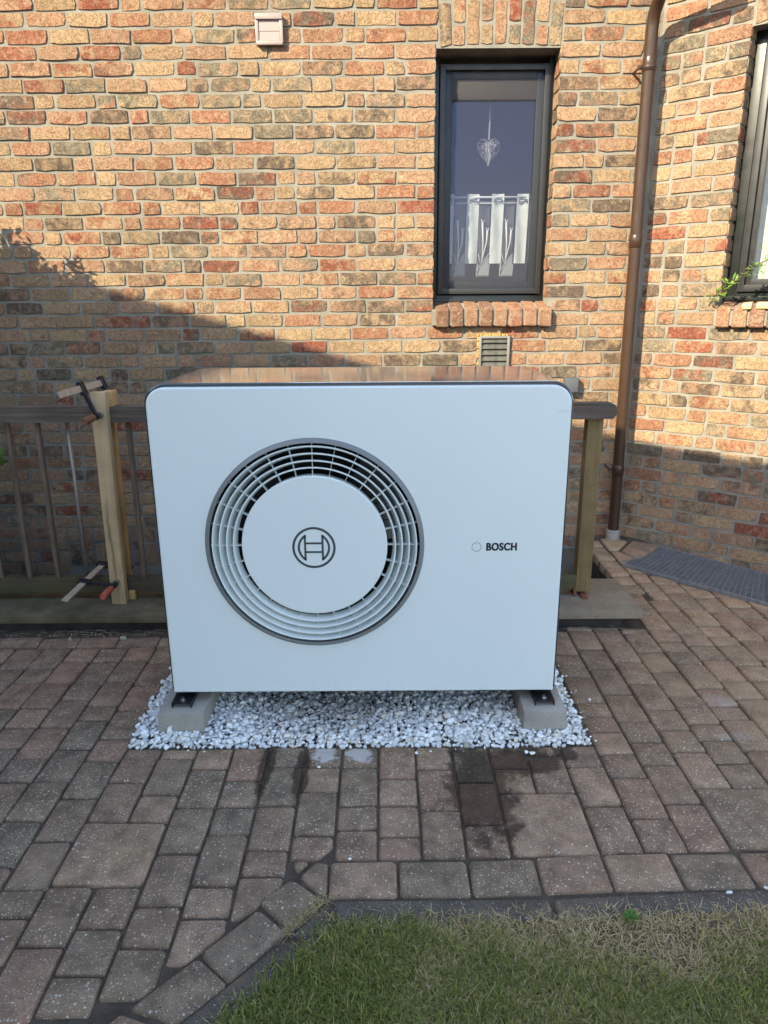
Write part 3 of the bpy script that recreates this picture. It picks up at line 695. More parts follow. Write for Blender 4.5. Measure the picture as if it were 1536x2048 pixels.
# rain pipe in the corner
rp = tag(empty('rain_pipe', (1.385, 4.15, 0)), 'brown round rain pipe running down the corner of the brick walls', 'drainpipe')
def pz(z): return Vector((1.390-.010*z, 4.150, z)) - rp.location
top = pz(2.745)
pts = [pz(.02), pz(.6), pz(1.3), pz(2.0), pz(2.70)]+[top+Vector((.002, -.01, .0))]
ds = [(.004, -.035, .04), (.004, -.05, .04), (.004, -.07, .045), (.004, -.15, .09), (.004, -.20, .12)]; p = top+Vector((.002, -.012, .02)); pts[-1] = p
for d in ds: p = p+Vector(d); pts.append(p)
MB().tube(pts, .0315, 28).build('pipe', 'pipe', rp, auto=50)
for z in (2.545, 1.70, .43): MB().tube([pz(z-.035), pz(z-.033), pz(z+.026), pz(z+.03)], [.0325, .0345, .0345, .0325], 28).build('socket', 'pipe', rp, auto=50)
for z in (2.53, .435):
    c = MB(); c.tube([pz(z-.007), pz(z-.0065), pz(z+.0065), pz(z+.007)], [.034, .0375, .0375, .034], 28)
    q = pz(z); c.box(q.x-.058, q.x-.034, q.y-.006, q.y+.006, q.z-.010, q.z+.010, None, .002); c.box(q.x-.052, q.x-.044, q.y-.012, q.y+.105, q.z-.006, q.z+.006, None, .002)
    c.build('pipe_clip', 'pipe', rp, auto=40)
MB().tube([pz(-.03), pz(.055), pz(.058), pz(.062)], [.041, .041, .040, .034], 28).build('drain_socket', 'pvc_grey', rp, auto=50)

# ------------------------------------------------------------------ ground
gr = MB()
for x0, x1, y0, y1, z in ((-60, 60, -60, 3.30, -.10), (1.20, 60, 3.30, 60, -.10), (-60, -2.9, 3.30, 60, -.10), (-2.9, 1.20, 4.30, 60, -.10)):
    gr.add([(x0, y0, z), (x1, y0, z), (x1, y1, z), (x0, y1, z)], [(0, 1, 2, 3)])
struct(gr.build('ground', 'soil'))
we = MB(); we.add([(-2.9, 3.30, -1.3), (1.20, 3.30, -1.3), (1.20, 4.26, -1.3), (-2.9, 4.26, -1.3), (-2.9, 3.30, -.012), (1.20, 3.30, -.012), (1.20, 4.26, -.012), (-2.9, 4.26, -.012)],
                  [(0, 1, 2, 3), (0, 4, 5, 1), (1, 5, 6, 2), (3, 7, 4, 0)])
struct(we.build('stairwell', 'dark_base'))
# grate outline (its back edge lies against the bay, slightly lower)
GA, GB, GC, GD = Vector((1.306, 3.697, .004)), Vector((1.826, 3.146, .004)), Vector((2.112, 3.69, -.060)), Vector((1.652, 4.072, -.026))
# ---- pavers
XK = lambda k: -.022+.1177*k
COLS = {-9: [2.763, 2.644, 2.475, 2.3, 2.207, 2.043, 1.872, 1.699, 1.527, 1.453, 1.347, 1.205, 1.104],
 -8: [2.775, 2.617, 2.44, 2.269, 2.095, 1.975, 1.797, 1.623, 1.452, 1.368, 1.24, 1.114],
 -7: [2.038, 1.865, 1.692, 1.462, 1.288, 1.107], -6: [2.036, 1.985, 1.808, 1.692, 1.462, 1.336, 1.214, 1.119],
 -5: [2.035, 1.93, 1.752, 1.574, 1.4, 1.282, 1.155], -4: [2.036, 1.873, 1.755, 1.638, 1.461, 1.368, 1.237],
 -3: [2.041, 1.935, 1.759, 1.583, 1.493, 1.356], -2: [2.042, 1.939, 1.817, 1.638, 1.546], -1: [2.043, 1.933, 1.756, 1.66, 1.545],
 0: [2.042, 1.875, 1.757, 1.632, 1.546], 1: [2.041, 1.923, 1.731, 1.547], 2: [2.034, 1.856, 1.672, 1.550], 3: [2.033, 1.92, 1.804, 1.555],
 4: [2.031, 1.994, 1.973, 1.804, 1.555], 5: [2.041, 1.925, 1.747, 1.561], 6: [2.885, 2.671, 2.486, 2.299, 2.208, 2.116, 1.994, 1.87, 1.692, 1.566],
 7: [2.93, 2.885, 2.718, 2.544, 2.359, 2.175, 2.055, 1.935, 1.758, 1.570], 8: [2.93, 2.78, 2.599, 2.427, 2.246, 2.123, 2.004, 1.823, 1.575],
 9: [2.905, 2.855, 2.688, 2.521, 2.339, 2.16, 2.064, 1.946, 1.823, 1.575], 10: [3.30, 3.17, 3.045, 2.888, 2.781, 2.69, 2.575, 2.394, 2.273, 2.186, 2.007, 1.856, 1.765, 1.578],
 11: [3.70, 3.58, 3.45, 3.33, 3.217, 3.088, 2.852, 2.738, 2.615, 2.448, 2.319, 2.089, 1.903, 1.76, 1.58], 12: [3.66, 3.54, 3.42, 3.308, 3.115, 2.935, 2.826, 2.736, 2.564, 2.447, 2.307, 2.147, 1.97, 1.85, 1.70, 1.58]}
BIG = [(-7, 1, 1.692, 1.462), (3, 1, 1.804, 1.555), (8, 1, 1.823, 1.575)]
rnd = random.Random(11)
def rand_col(y1, y0):
    ys = [y1]
    while ys[-1] > y0+.03:
        d = rnd.choice((.1177, .1177, .1765, .1765, .1765)); ys.append(max(y0, ys[-1]-d))
    return ys
def clip(poly, a, b, keep_left=True):
    out = []; s = 1 if keep_left else -1
    side = lambda p: s*((b[0]-a[0])*(p[1]-a[1])-(b[1]-a[1])*(p[0]-a[0]))
    for i in range(len(poly)):
        p, q = poly[i], poly[(i+1) % len(poly)]; sp, sq = side(p), side(q)
        if sp >= 0: out.append(p)
        if sp*sq < 0: t = sp/(sp-sq); out.append((p[0]+(q[0]-p[0])*t, p[1]+(q[1]-p[1])*t))
    return out
def area(P): return abs(sum(P[i][0]*P[(i+1) % len(P)][1]-P[(i+1) % len(P)][0]*P[i][1] for i in range(len(P))))/2
polys = []
DA, DB = (-.615, 1.046), (-.205, 1.515)            # inner line of the diagonal border (columns end here)
for k in range(-16, 19):
    if k in COLS: ys = COLS[k]
    elif k < -9: ys = rand_col(2.755, 1.0)
    elif k < 13: ys = []
    else: ys = rand_col(3.72, 1.58) 
    if k == -9 or k == -8: pass
    for a, b in zip(ys[:-1], ys[1:]):
        P = [(XK(k), b), (XK(k+1), b), (XK(k+1), a), (XK(k), a)]
        skip = (k == 4 and abs(a-1.994) < .001)
        for bk, _, ya, yb in BIG:
            if k in (bk, bk+1) and abs(a-ya) < .003 and abs(b-yb) < .003:
                if k == bk: P = [(XK(k), b), (XK(k+2), b), (XK(k+2), a), (XK(k), a)]
                else: skip = True
        if skip: continue
        if k <= -2: P = clip(P, DA, DB)
        if P and k >= 9 and a > 3.0: P = clip(P, (GA.x-.014, GA.y-.010), (GB.x-.012, GB.y-.012), False)
        if P and k >= 15 and a > 2.9: P = clip(P, (1.45+BT.x*3-.01, 4.25+BT.y*3-.01), (1.44, 4.24), True)
        if P and k >= 9 and a > 2.93:
            P = clip(P, (1.160, 0), (1.160, 9), False)
            if P and a > 3.31: P = clip(P, (1.302, 0), (1.302, 9), False)
        if len(P) >= 3 and area(P) > .0012: polys.append(P)
x = -1.991                                          # header row along the slab, left
for xx in (-1.82, -1.655, -1.479, -1.311, -1.145, -.969, -.80, -.62, -.45): polys.append([(x, 2.757), (xx, 2.768), (xx-.005, 2.862), (x-.012, 2.852)]); x = xx
for xa, xb in zip((-.147, .030, .211, .388, .566, .744, .926, 1.10, 1.28, 1.455, 1.63), (.030, .211, .388, .566, .744, .926, 1.10, 1.28, 1.455, 1.63, 1.80)):
    f = lambda q: .020*max(0, min(1, (q-.2)/.5))
    polys.append([(xa, 1.421+f(xa)), (xb, 1.421+f(xb)), (xb, 1.541+f(xb)*1.4), (xa, 1.541+f(xa)*1.4)])
_n0 = len(polys)
polys += [[(-.313, 1.412), (-.238, 1.338), (-.163, 1.421), (-.237, 1.482)], [(-.417, 1.268), (-.342, 1.195), (-.235, 1.320), (-.304, 1.385)],
          [(-.537, 1.139), (-.428, 1.098+.006), (-.341, 1.190), (-.422, 1.259)], [(-.223, 1.493), (-.163, 1.426), (-.144, 1.444), (-.150, 1.535), (-.183, 1.541)],
          [(-.249, 1.545), (-.230, 1.497), (-.196, 1.542)], [(-.66, 1.01), (-.52, 1.0), (-.44, 1.09), (-.548, 1.128)]]
for i in range(_n0, len(polys)):
    P = polys[i]; cx_ = sum(p[0] for p in P)/len(P); cy_ = sum(p[1] for p in P)/len(P); polys[i] = [(cx_+(x_-cx_)*1.06, cy_+(y_-cy_)*1.06) for x_, y_ in P]
y = 3.305                                           # edging pavers along the stairwell, and odd cut pieces by the pipe
while y < 4.1: polys.append([(1.195, y), (1.300, y), (1.300, y+.112), (1.195, y+.112)]); y += .118
polys += [[(1.31, 3.71), (1.42, 3.80), (1.36, 3.93), (1.31, 3.93)], [(1.43, 3.81), (1.63, 4.02), (1.50, 4.12), (1.375, 3.945)], [(1.31, 3.945), (1.365, 3.945), (1.47, 4.10), (1.42, 4.15), (1.31, 4.15)]]
paving = MB(); paving.add([(-2.9, .6, -.0105), (1.2, .6, -.0105), (1.2, 3.30, -.0105), (-2.9, 3.30, -.0105)], [(0, 1, 2, 3)])
# right of the stairwell the bed stops at the grating
paving.add([(1.2, .6, -.0105), (3.4, .6, -.0105), (3.4, 2.66, -.0105), (2.29, 2.66, -.0105), (GB.x, GB.y, -.0105), (GA.x, GA.y, -.0105), (1.2, 3.70, -.0105)], [(0, 1, 2, 3, 4, 5, 6)])
paving.add([(1.2, 3.70, -.0105), (GA.x, GA.y, -.0105), (GD.x, GD.y, -.030), (1.56, 4.16, -.0105), (1.44, 4.26, -.0105), (1.2, 4.26, -.0105)], [(0, 1, 2, 3, 4, 5)])
paving = struct(paving.build('paving', 'sand'))
def paver_mesh(P, rnd, top=0.0):
    n0 = len(P); cx = sum(p[0] for p in P)/n0; cy = sum(p[1] for p in P)/n0
    if sum(P[i][0]*P[(i+1) % n0][1]-P[(i+1) % n0][0]*P[i][1] for i in range(n0)) < 0: P = P[::-1]
    Q = []
    for i in range(n0):                             # joint gap: shrink each edge
        p0, p, p1 = [Vector((*P[(i+j) % n0], 0)) for j in (-1, 0, 1)]
        d0 = (p-p0); d1 = (p1-p)
        if d0.length < 1e-5 or d1.length < 1e-5: continue
        d0.normalize(); d1.normalize(); n_0 = Vector((-d0.y, d0.x, 0)); n_1 = Vector((-d1.y, d1.x, 0)); bis = n_0+n_1
        if bis.length < .05: continue
        k = .0030/max(.35, (bis.normalized().dot(n_0))); q = p+bis.normalized()*k
        c = rnd.choice((.004, .006, .009)); Q.append(q-d0*c+n_0*rnd.uniform(0, .001)); Q.append(q+d1*c+n_1*rnd.uniform(0, .001))
    m = len(Q); C_ = Vector((cx, cy, 0)); vs = []
    for (s, z) in ((0, -.045), (0, -.0075), (.0032, -.0020), (.0075, 0)):
        for q in Q: v = (C_-q); l = v.length; vs.append((q-C_+v/l*min(s*1.2, l*.3))[:2]+(z,))
    fs = []
    for r in range(3):
        for i in range(m): j = (i+1) % m; fs.append((r*m+i, r*m+j, (r+1)*m+j, (r+1)*m+i))
    fs.append(tuple(range(3*m, 4*m)))
    me = bpy.data.meshes.new('paver'); me.from_pydata(vs, [], fs); me.materials.append(M['paver']); me.shade_smooth(); return me, (cx, cy)
scored = []
for P in polys:
    me, c = paver_mesh(P, rnd); px, py, dz = proj((c[0], c[1], 0))
    vis = dz > .1 and -80 < px < 1616 and 1000 < py < 2120
    scored.append((area(P)/dz**3 if vis else 0, me, c))
scored.sort(key=lambda t: -t[0]); pr_rest = MB()
for i, (sc, me, c) in enumerate(scored):
    z = rnd.gauss(0, .0020); rx, ry = rnd.gauss(0, .008), rnd.gauss(0, .008)
    m4 = Matrix.Translation((c[0], c[1], z)) @ Matrix.Rotation(rx, 4, 'X') @ Matrix.Rotation(ry, 4, 'Y') @ Matrix.Rotation(rnd.gauss(0, .010), 4, 'Z')
    if sc > 0 and i < 300:
        o = bpy.data.objects.new('paver', me); COL.objects.link(o); o.parent = paving; o.matrix_local = m4; o.color = (nid(), 0, 0, 1)
    else: pr_rest.add([v.co[:] for v in me.vertices], [tuple(p.vertices) for p in me.polygons], m4, nid())
if pr_rest.v: o = pr_rest.build('pavers', 'paver', paving, smooth=True); o['kind'] = 'stuff'
# ---- grating
gt = tag(empty('grating', tuple(GA)), 'galvanised steel grating over the light well at the foot of the bay', 'grating')
def gp(u, v, dz=0.0): return ((GA*(1-u)+GB*u)*(1-v)+(GD*(1-u)+GC*u)*v)+Vector((0, 0, dz))-gt.location
def flat(mb, p, q, wd, h):
    d = (q-p).normalized(); s = Vector((-d.y, d.x, 0)).normalized()*wd/2; dn = Vector((0, 0, -h))
    vs = [p-s, q-s, q+s, p+s]; vs = vs+[v+dn for v in vs]
    mb.add([v[:] for v in vs], [(0, 1, 2, 3), (0, 4, 5, 1), (1, 5, 6, 2), (2, 6, 7, 3), (3, 7, 4, 0)])
g = MB()
for a_, b_ in (((0, 0), (1, 0)), ((0, 1), (1, 1)), ((0, 0), (0, 1)), ((1, 0), (1, 1))): flat(g, gp(*a_, .004), gp(*b_, .004), .010, .03)
g.build('frame', 'galv', gt)
g = MB()
for i in range(1, 27): flat(g, gp(i/27, 0), gp(i/27, 1), .0048, .022)
for j in range(1, 15): flat(g, gp(0, j/15, -.001), gp(1, j/15, -.001), .0042, .010)
o = g.build('grating_bars', 'galv', gt); o['kind'] = 'stuff'
g = MB(); b4 = [gp(0, 0), gp(1, 0), gp(1, 1), gp(0, 1)]; lo = [v+Vector((0, 0, -.6)) for v in b4]
g.add([v[:] for v in b4+lo], [(4, 5, 6, 7), (0, 4, 5, 1), (1, 5, 6, 2), (2, 6, 7, 3), (3, 7, 4, 0)]); g.build('light_well', 'pit', gt)

# ---- kerb round the lawn and the lawn
kb = struct(empty('kerb', (0, 1.3, 0)))
def kerb_piece(P, seed):
    me, c = paver_mesh(P, random.Random(seed)); me.materials.clear(); o = link('kerb_stone', me, 'kerb', kb); o.location = (c[0], c[1]-1.3, -.004); return o
kerb_piece([(-.140, 1.417), (-.115, 1.345), (.40, 1.352), (.40, 1.418)], 1); kerb_piece([(.403, 1.418), (.403, 1.352), (1.10, 1.380), (1.10, 1.452)], 2)
kerb_piece([(1.103, 1.452), (1.103, 1.380), (1.9, 1.395), (1.9, 1.456)], 3); kerb_piece([(-.230, 1.312), (-.145, 1.300), (-.118, 1.343), (-.143, 1.413)], 4)
kerb_piece([(-.62, .895), (-.535, .888), (-.148, 1.296), (-.234, 1.308)], 5)
LAWN = [(-.55, .86), (-.128, 1.330), (.40, 1.356), (1.10, 1.384), (1.75, 1.40), (1.75, .70), (-.55, .55)]
lw = MB(); lw.add([(x, y, -.006) for x, y in LAWN], [tuple(range(len(LAWN)))]); struct(lw.build('lawn_soil', 'soil'))
def inside(x, y):
    c = False; j = len(LAWN)-1
    for i in range(len(LAWN)):
        (xi, yi), (xj, yj) = LAWN[i], LAWN[j]
        if (yi > y) != (yj > y) and x < (xj-xi)*(y-yi)/(yj-yi)+xi: c = not c
        j = i
    return c
rg = random.Random(5); GV, GF, GB_ = [], [], []
def blade(x, y, L, wd, az, bend, b, lay=0.0):
    o = len(GV); dx, dy = math.cos(az), math.sin(az); px, py = -dy*wd/2, dx*wd/2
    for i, t in enumerate((0, .4, .75)):
        r = L*(lay*t+bend*t*t); h = L*t*(1-.45*bend*t)*(1-lay*.75)-.004; k = 1-t*.45
        GV.append((x+dx*r+px*k, y+dy*r+py*k, h)); GV.append((x+dx*r-px*k, y+dy*r-py*k, h))
    r = L*(lay+bend); GV.append((x+dx*r, y+dy*r, L*(1-.5*bend)*(1-lay*.75)-.004))
    GF.extend([(o, o+1, o+3, o+2), (o+2, o+3, o+5, o+4), (o+4, o+5, o+6)]); GB_.extend([b]*3)
cnt = 0
while cnt < 62000:
    x, y = rg.uniform(-.56, 1.25), rg.uniform(.80, 1.405)
    px, py, dz = proj((x, y, 0))
    if py > 2150 or px > 1640: continue
    if not inside(x, y):
        if rg.random() < .80 or not inside(x+.012, y-.030+.02*noise.noise((x*40, y*40, 2))): continue
    n1 = noise.noise((x*5.5, y*6.5, 3.1)); n2 = noise.noise((x*14, y*14, 8.7)); edge = max(0, min(1, (y-(1.20+.02*x))/.14))
    dry = .17+.42*max(0, min(1, (x-.05)/.45))*max(.25, edge)+.55*max(0, n1+.02)+.35*max(0, n2)*.7
    if x < .05: dry -= .10*(1-edge)
    sm_ = max(0, min(1, (x+.05+.10*n2)/.30)); dry += sm_*(.24+.42*edge)
    dry += .38*math.exp(-(((x-.62)/.20)**2+((y-1.26)/.09)**2))+.35*math.exp(-(((x-.12)/.10)**2+((y-1.325)/.03)**2))-.45*math.exp(-(((x-.72)/.10)**2+((y-1.16)/.03)**2))
    thin = max(0, dry-.50)*1.0
    cnt += 1
    if rg.random() < min(.75, thin): continue
    if rg.random() < dry*.75: b = rg.uniform(.62, 1.0); L = rg.uniform(.010, .026); lay = rg.uniform(.2, .9)
    else: b = rg.uniform(.02, .50); L = rg.uniform(.012, .032); lay = rg.uniform(0, .45)
    blade(x, y, L, rg.choice((.0011, .0016, .0022, .0030)), rg.uniform(0, 6.28), rg.uniform(.15, .75), b, lay)
for _ in range(260):                                # longer stalks
    x, y = rg.uniform(-.4, .9), rg.uniform(.9, 1.38)
    if inside(x, y): blade(x, y, rg.uniform(.04, .065), .0014, rg.uniform(0, 6.28), rg.uniform(.2, .6), rg.uniform(.55, .95), rg.uniform(0, .5))
for _ in range(420):                                # dry tufts in the joint behind the kerb and over its edge
    t = rg.random(); x, y = -.140-.105*t+rg.gauss(0, .006), 1.425-.115*t+rg.gauss(0, .006)
    if rg.random() < .45: x, y = rg.uniform(-.1, 1.0), 1.345+rg.gauss(.012, .012)
    blade(x, y, rg.uniform(.010, .030), .0010, rg.uniform(0, 6.28), rg.uniform(.3, .9), rg.uniform(.6, 1), rg.uniform(.4, .95))
me = bpy.data.meshes.new('grass'); me.from_pydata(GV, [], GF); at = me.attributes.new('bid', 'FLOAT', 'FACE'); at.data.foreach_set('value', np.array(GB_, np.float32))
gs = link('grass', me, 'grass'); gs['kind'] = 'stuff'; gs['label'] = 'short patchy green and straw coloured lawn grass'; gs['category'] = 'grass'

# ---- coping slab, dark base under it
cp = MB(); cp.box(-2.9, -.30, 2.905, 3.30, .042, .080, None, .004).box(-.296, 1.140, 2.912, 3.30, .043, .081, None, .004)
cp = struct(cp.build('coping_slab', 'slab', auto=40))
struct(MB().box(-2.9, 1.06, 2.945, 3.29, -.05, .0425).build('coping_base', 'dark_base'))
# ---- gravel bed
def stone_meshes(n):
    out = []; r = random.Random(21)
    for i in range(n):
        bm = bmesh.new(); sx, sy, sz = r.uniform(.7, 1.3), r.uniform(.6, 1.0), r.uniform(.5, .85)
        for _ in range(15):
            v = Vector((r.gauss(0, 1), r.gauss(0, 1), r.gauss(0, 1))).normalized()*r.uniform(.85, 1.1); bm.verts.new((v.x*sx, v.y*sy, v.z*sz))
        bmesh.ops.convex_hull(bm, input=bm.verts[:])
        bmesh.ops.delete(bm, geom=[v for v in bm.verts if not v.link_faces], context='VERTS')
        bmesh.ops.bevel(bm, geom=bm.edges[:], offset=.09, segments=1, affect='EDGES')
        bmesh.ops.triangulate(bm, faces=bm.faces[:]); bm.verts.index_update()
        out.append((np.array([v.co[:] for v in bm.verts]), [[v.index for v in f.verts] for f in bm.faces])); bm.free()
    return out
SMS = stone_meshes(24); rs = random.Random(33); gv = MB()
XL, XR, YF, YB = -.846, .680, 2.046, 2.70
def put_stone(mb, x, y, z, s, b):
    vs, fs = rs.choice(SMS); q = Matrix.Rotation(rs.uniform(0, 6.28), 3, 'Z') @ Matrix.Rotation(rs.uniform(-.7, .7), 3, 'X') @ Matrix.Rotation(rs.uniform(-.7, .7), 3, 'Y')
    p = vs @ np.array(q).T*s+np.array((x, y, z)); mb.add([tuple(v) for v in p], fs, None, b)
cell = .0166; y = YF+.006; row = 0
while y < YB:
    x = XL+.004+(row % 2)*cell/2
    while x < XR-.004:
        px_, py_ = x+rs.uniform(-.006, .006), y+rs.uniform(-.006, .006)
        onblk = (-.755 < px_ < -.612 or .468 < px_ < .600) and py_ > 2.115
        if not onblk:
            s = rs.choice((.0085, .0105, .0120, .0135, .0155)); hi = .004*noise.noise((px_*9, py_*9, 0)); e_ = min(px_-XL, XR-px_, py_-YF)
            put_stone(gv, px_, py_, -.002+hi+rs.uniform(-.003, .004)-.004*max(0, 1-e_/.03), s, .001+rs.random()*.99)
            if rs.random() < .55: put_stone(gv, px_+rs.uniform(-.008, .008), py_+rs.uniform(-.004, .008), .010+hi+rs.uniform(0, .004), s*.85, .001+rs.random()*.99)
        x += cell
    y += cell*.88; row += 1
for bx in (-.76, .465):                              # stones heaped against the blocks
    for i in range(26): put_stone(gv, bx+rs.uniform(-.01, .15), 2.098+rs.uniform(-.012, .006), .008+rs.uniform(0, .010), rs.uniform(.008, .0125), .001+rs.random()*.99)
put_stone(gv, -.722, 2.094, .030, .016, .7)
for i in range(150):                                 # a few bigger lumps on top
    x, y = rs.uniform(XL+.02, XR-.02), rs.uniform(YF+.015, 2.5)
    if not ((-.775 < x < -.592 or .448 < x < .62) and y > 2.10): put_stone(gv, x, y, .014, rs.uniform(.013, .0175), .001+rs.random()*.99)
for i in range(34):                                  # strays just over the edge of the bed
    e_ = rs.random(); x, y = (rs.uniform(XL, XR), YF-abs(rs.gauss(0, .012))) if e_ < .5 else ((XR+abs(rs.gauss(0, .015)), rs.uniform(2.06, 2.6)) if e_ < .8 else (XL-abs(rs.gauss(0, .012)), rs.uniform(2.06, 2.6)))
    put_stone(gv, x, y, .003, rs.uniform(.003, .0065), .001+rs.random()*.99)
gvo = gv.build('gravel', 'stone'); gvo['kind'] = 'stuff'; gvo['label'] = 'bed of crushed white marble gravel under the heat pump'; gvo['category'] = 'gravel'
struct(MB().add([(XL+.012, YF+.012, -.011), (XR-.012, YF+.012, -.011), (XR-.012, YB, -.011), (XL+.012, YB, -.011)], [(0, 1, 2, 3)]).build('gravel_bed', 'gravel_dust'))
# stray stones on the paving
for (x, y, s, lab) in ((.100, 1.999, .0085, 'white pebble on the paving just in front of the gravel'), (.452, 1.999, .009, 'white pebble in the gap below the gravel near right block'), (.470, 1.994, .010, 'second white pebble in the gap near right block'),
                       (.742, 2.315, .010, 'white pebble on pavers right of the heat pump'), (-1.36, 2.83, .016, 'pale stone lying in dirt below left coping slab'), (-1.13, 2.83, .017, 'pale stone between twigs below coping slab'),
                       (-.209, 1.931, .006, 'tiny pebble below the left white smear'), (-.096, 1.545, .006, 'small pebble in the border joint'), (.84, 1.425, .009, 'grey pebble on the dark kerb at right'), (.94, 1.440, .010, 'white pebble on the dark kerb at far right')):
    vs, fs = rs.choice(SMS); mb = MB().add([tuple(v*s) for v in vs], fs, None, .5); o = mb.build('pebble', 'stone' if y < 2.5 else 'shell'); o.location = (x, y, s*.4); tag(o, lab, 'pebble', 'stray pebbles on the paving')
lt = MB(); rl = random.Random(8)
for i in range(90):
    x = rl.uniform(-1.8, -.85) if i < 70 else rl.uniform(.70, 1.05); y = rl.uniform(2.858, 2.93) if i < 70 else rl.uniform(2.895, 2.93)
    a_ = rl.uniform(-.6, .6); L = rl.uniform(.01, .06); d = Vector((math.cos(a_), math.sin(a_)*.4, rl.uniform(-.05, .1)))*L/2; p = Vector((x, y, -.006+rl.random()*.012))
    lt.tube([p-d, p+Vector((0, rl.uniform(-.004, .004), .003)), p+d], rl.uniform(.0004, .0010), 4)
for i in range(60):
    x, y = rl.uniform(-1.8, -.9), rl.uniform(2.858, 2.9); s = rl.uniform(.003, .007); a_ = rl.uniform(0, 6.28)
    lt.add([(x+s*math.cos(a_+q), y+s*.7*math.sin(a_+q), -.006+rl.random()*.012) for q in (0, 1.6, 3.1, 4.7)], [(0, 1, 2, 3)])
for i in range(16):                                   # straws and bits in the joints
    x, y = rl.uniform(-.8, 1.2), rl.uniform(1.2, 1.9); a_ = rl.uniform(0, 6.28); L = rl.uniform(.015, .05); d = Vector((math.cos(a_), math.sin(a_), 0))*L/2; p = Vector((x, y, .003)); lt.tube([p-d, p+Vector((0, .002, .002)), p+d], .0006, 4)
o = lt.build('litter', 'dry'); o['kind'] = 'stuff'; o['label'] = 'dry twigs and leaf bits along the slab'; o['category'] = 'litter'

# ------------------------------------------------------------------ heat pump on two concrete blocks
for x0, x1, lab in ((-.760, -.607, 'grey concrete block under the left foot of the heat pump'), (.462, .606, 'grey concrete block under the right foot of the heat pump')):
    tag(MB().box(x0, x1, 2.107, 2.74, -.06, .085, None, .006).build('concrete_block', 'block', auto=40), lab, 'block', 'blocks carrying the heat pump')
PX0, PX1, PZ0, PZ1, PY = -.717, .569, .127, 1.153, 2.170
hp_ = tag(empty('heat_pump', (-.074, 2.45, .085)), 'large white heat pump unit with round fan grille and dark casing', 'heat pump')
HI = Matrix.Translation(-hp_.location)
def rr_outline(x0, x1, z0, z1, r, n=10):
    P = [(x0, z0), (x1, z0)]
    P += [(x1-r+r*math.cos(a), z1-r+r*math.sin(a)) for a in [math.pi/2*i/n for i in range(n+1)]]
    P += [(x0+r-r*math.sin(a), z1-r+r*math.cos(a)) for a in [math.pi/2*i/n for i in range(n+1)]]
    return P
FX, FZ, FR = -.2215, .650, .349
# front panel with the fan opening
def panel():
    out0 = rr_outline(PX0, PX1, PZ0, PZ1, .056); out1 = rr_outline(PX0+.004, PX1-.004, PZ0+.004, PZ1-.004, .053)
    n = len(out0); N = 128; h0 = [(FX+FR*math.cos(2*math.pi*k/N), FZ+FR*math.sin(2*math.pi*k/N)) for k in range(N)]
    mb = MB(); vs = [(x, PY, z) for x, z in out1]+[(x, PY, z) for x, z in h0]
    tri = tessellate_polygon([[Vector((x, z, 0)) for x, z in out1], [Vector((x, z, 0)) for x, z in h0]])
    fs = []
    for t in tri:
        p, q, r_ = [Vector((vs[i][0], vs[i][2])) for i in t]
        c = (q.x-p.x)*(r_.y-p.y)-(q.y-p.y)*(r_.x-p.x); fs.append(tuple(t) if c > 0 else tuple(t)[::-1])
    b0 = len(vs)
    vs += [(x, PY+.003, z) for x, z in out0]+[(x, PY+.026, z) for x, z in out0]+[(x, PY+.03, z) for x, z in h0]
    for i in range(n): j = (i+1) % n; fs += [(i, b0+i, b0+j, j)[::-1], (b0+i, b0+n+i, b0+n+j, b0+j)[::-1]]
    for k in range(N): l = (k+1) % N; fs.append((n+k, n+l, b0+2*n+l, b0+2*n+k))
    mb.add(vs, fs, HI); return mb.build('front_panel', 'panel', hp_, auto=25)
panel()
cs = MB(); o1 = rr_outline(PX0-.011, PX1+.011, PZ0+.0, PZ1+.010, .066, 14); n = len(o1)
vs = [(x, y, z) for y in (PY+.022, PY+.026, 2.70) for x, z in o1]
for i in range(n):
    cx_, cz_ = (PX0+PX1)/2, (PZ0+PZ1)/2; x, y, z = vs[i]; vs[i] = (x+(.004 if x < cx_ else -.004), y, z-(.003 if z > cz_ else 0))
fs = [(r*n+i, (r+1)*n+i, (r+1)*n+(i+1) % n, r*n+(i+1) % n) for r in range(2) for i in range(n)]
fs += [tuple(range(2*n, 3*n))]
cs.add(vs, fs, HI); 
# front bulkhead as a frame round the fan tunnel
N = 96; h1 = [(FX+(FR-.004)*math.cos(2*math.pi*k/N), FZ+(FR-.004)*math.sin(2*math.pi*k/N)) for k in range(N)]
fo = [(v[0], v[2]) for v in vs[:n]]
tri = tessellate_polygon([[Vector((x, z, 0)) for x, z in fo], [Vector((x, z, 0)) for x, z in h1]])
cs.add([(x, PY+.0235, z) for x, z in fo+h1], [tuple(t) for t in tri], HI)
cs.build('casing', 'casing', hp_, auto=30)
tc = MB(); tp = [((x-(PX0+PX1)/2)*1.0006+(PX0+PX1)/2, z+.0008) for x, z in o1 if z > PZ1-.030]; m = len(tp)  # thin sheet added over the dark casing top to carry the pale reflection
tc.add([(x, y, z) for y in (PY+.030, 2.702) for x, z in tp]+[(x, y, z-.0012) for y in (PY+.030, 2.702) for x, z in tp],
       [(i, i+1, m+i+1, m+i) for i in range(m-1)]+[(2*m+i, i, i+1, 2*m+i+1) for i in range(m-1)]+[(m+i, 3*m+i, 3*m+i+1, m+i+1) for i in range(m-1)], HI)
tc.build('sheen_cover', 'top_sheen', hp_, auto=30)
tn = MB(); tn.lathe_y(FX, FZ, [(FR-.006, PY+.024), (FR-.02, PY+.16)], 64, False)
tn.add([(FX+(FR)*math.cos(2*math.pi*k/64), PY+.16, FZ+(FR)*math.sin(2*math.pi*k/64)) for k in range(64)], [tuple(range(64))])
tn.v = [tuple(Vector(v)-hp_.location) for v in tn.v]; tn.build('fan_tunnel', 'hole', hp_, smooth=False)
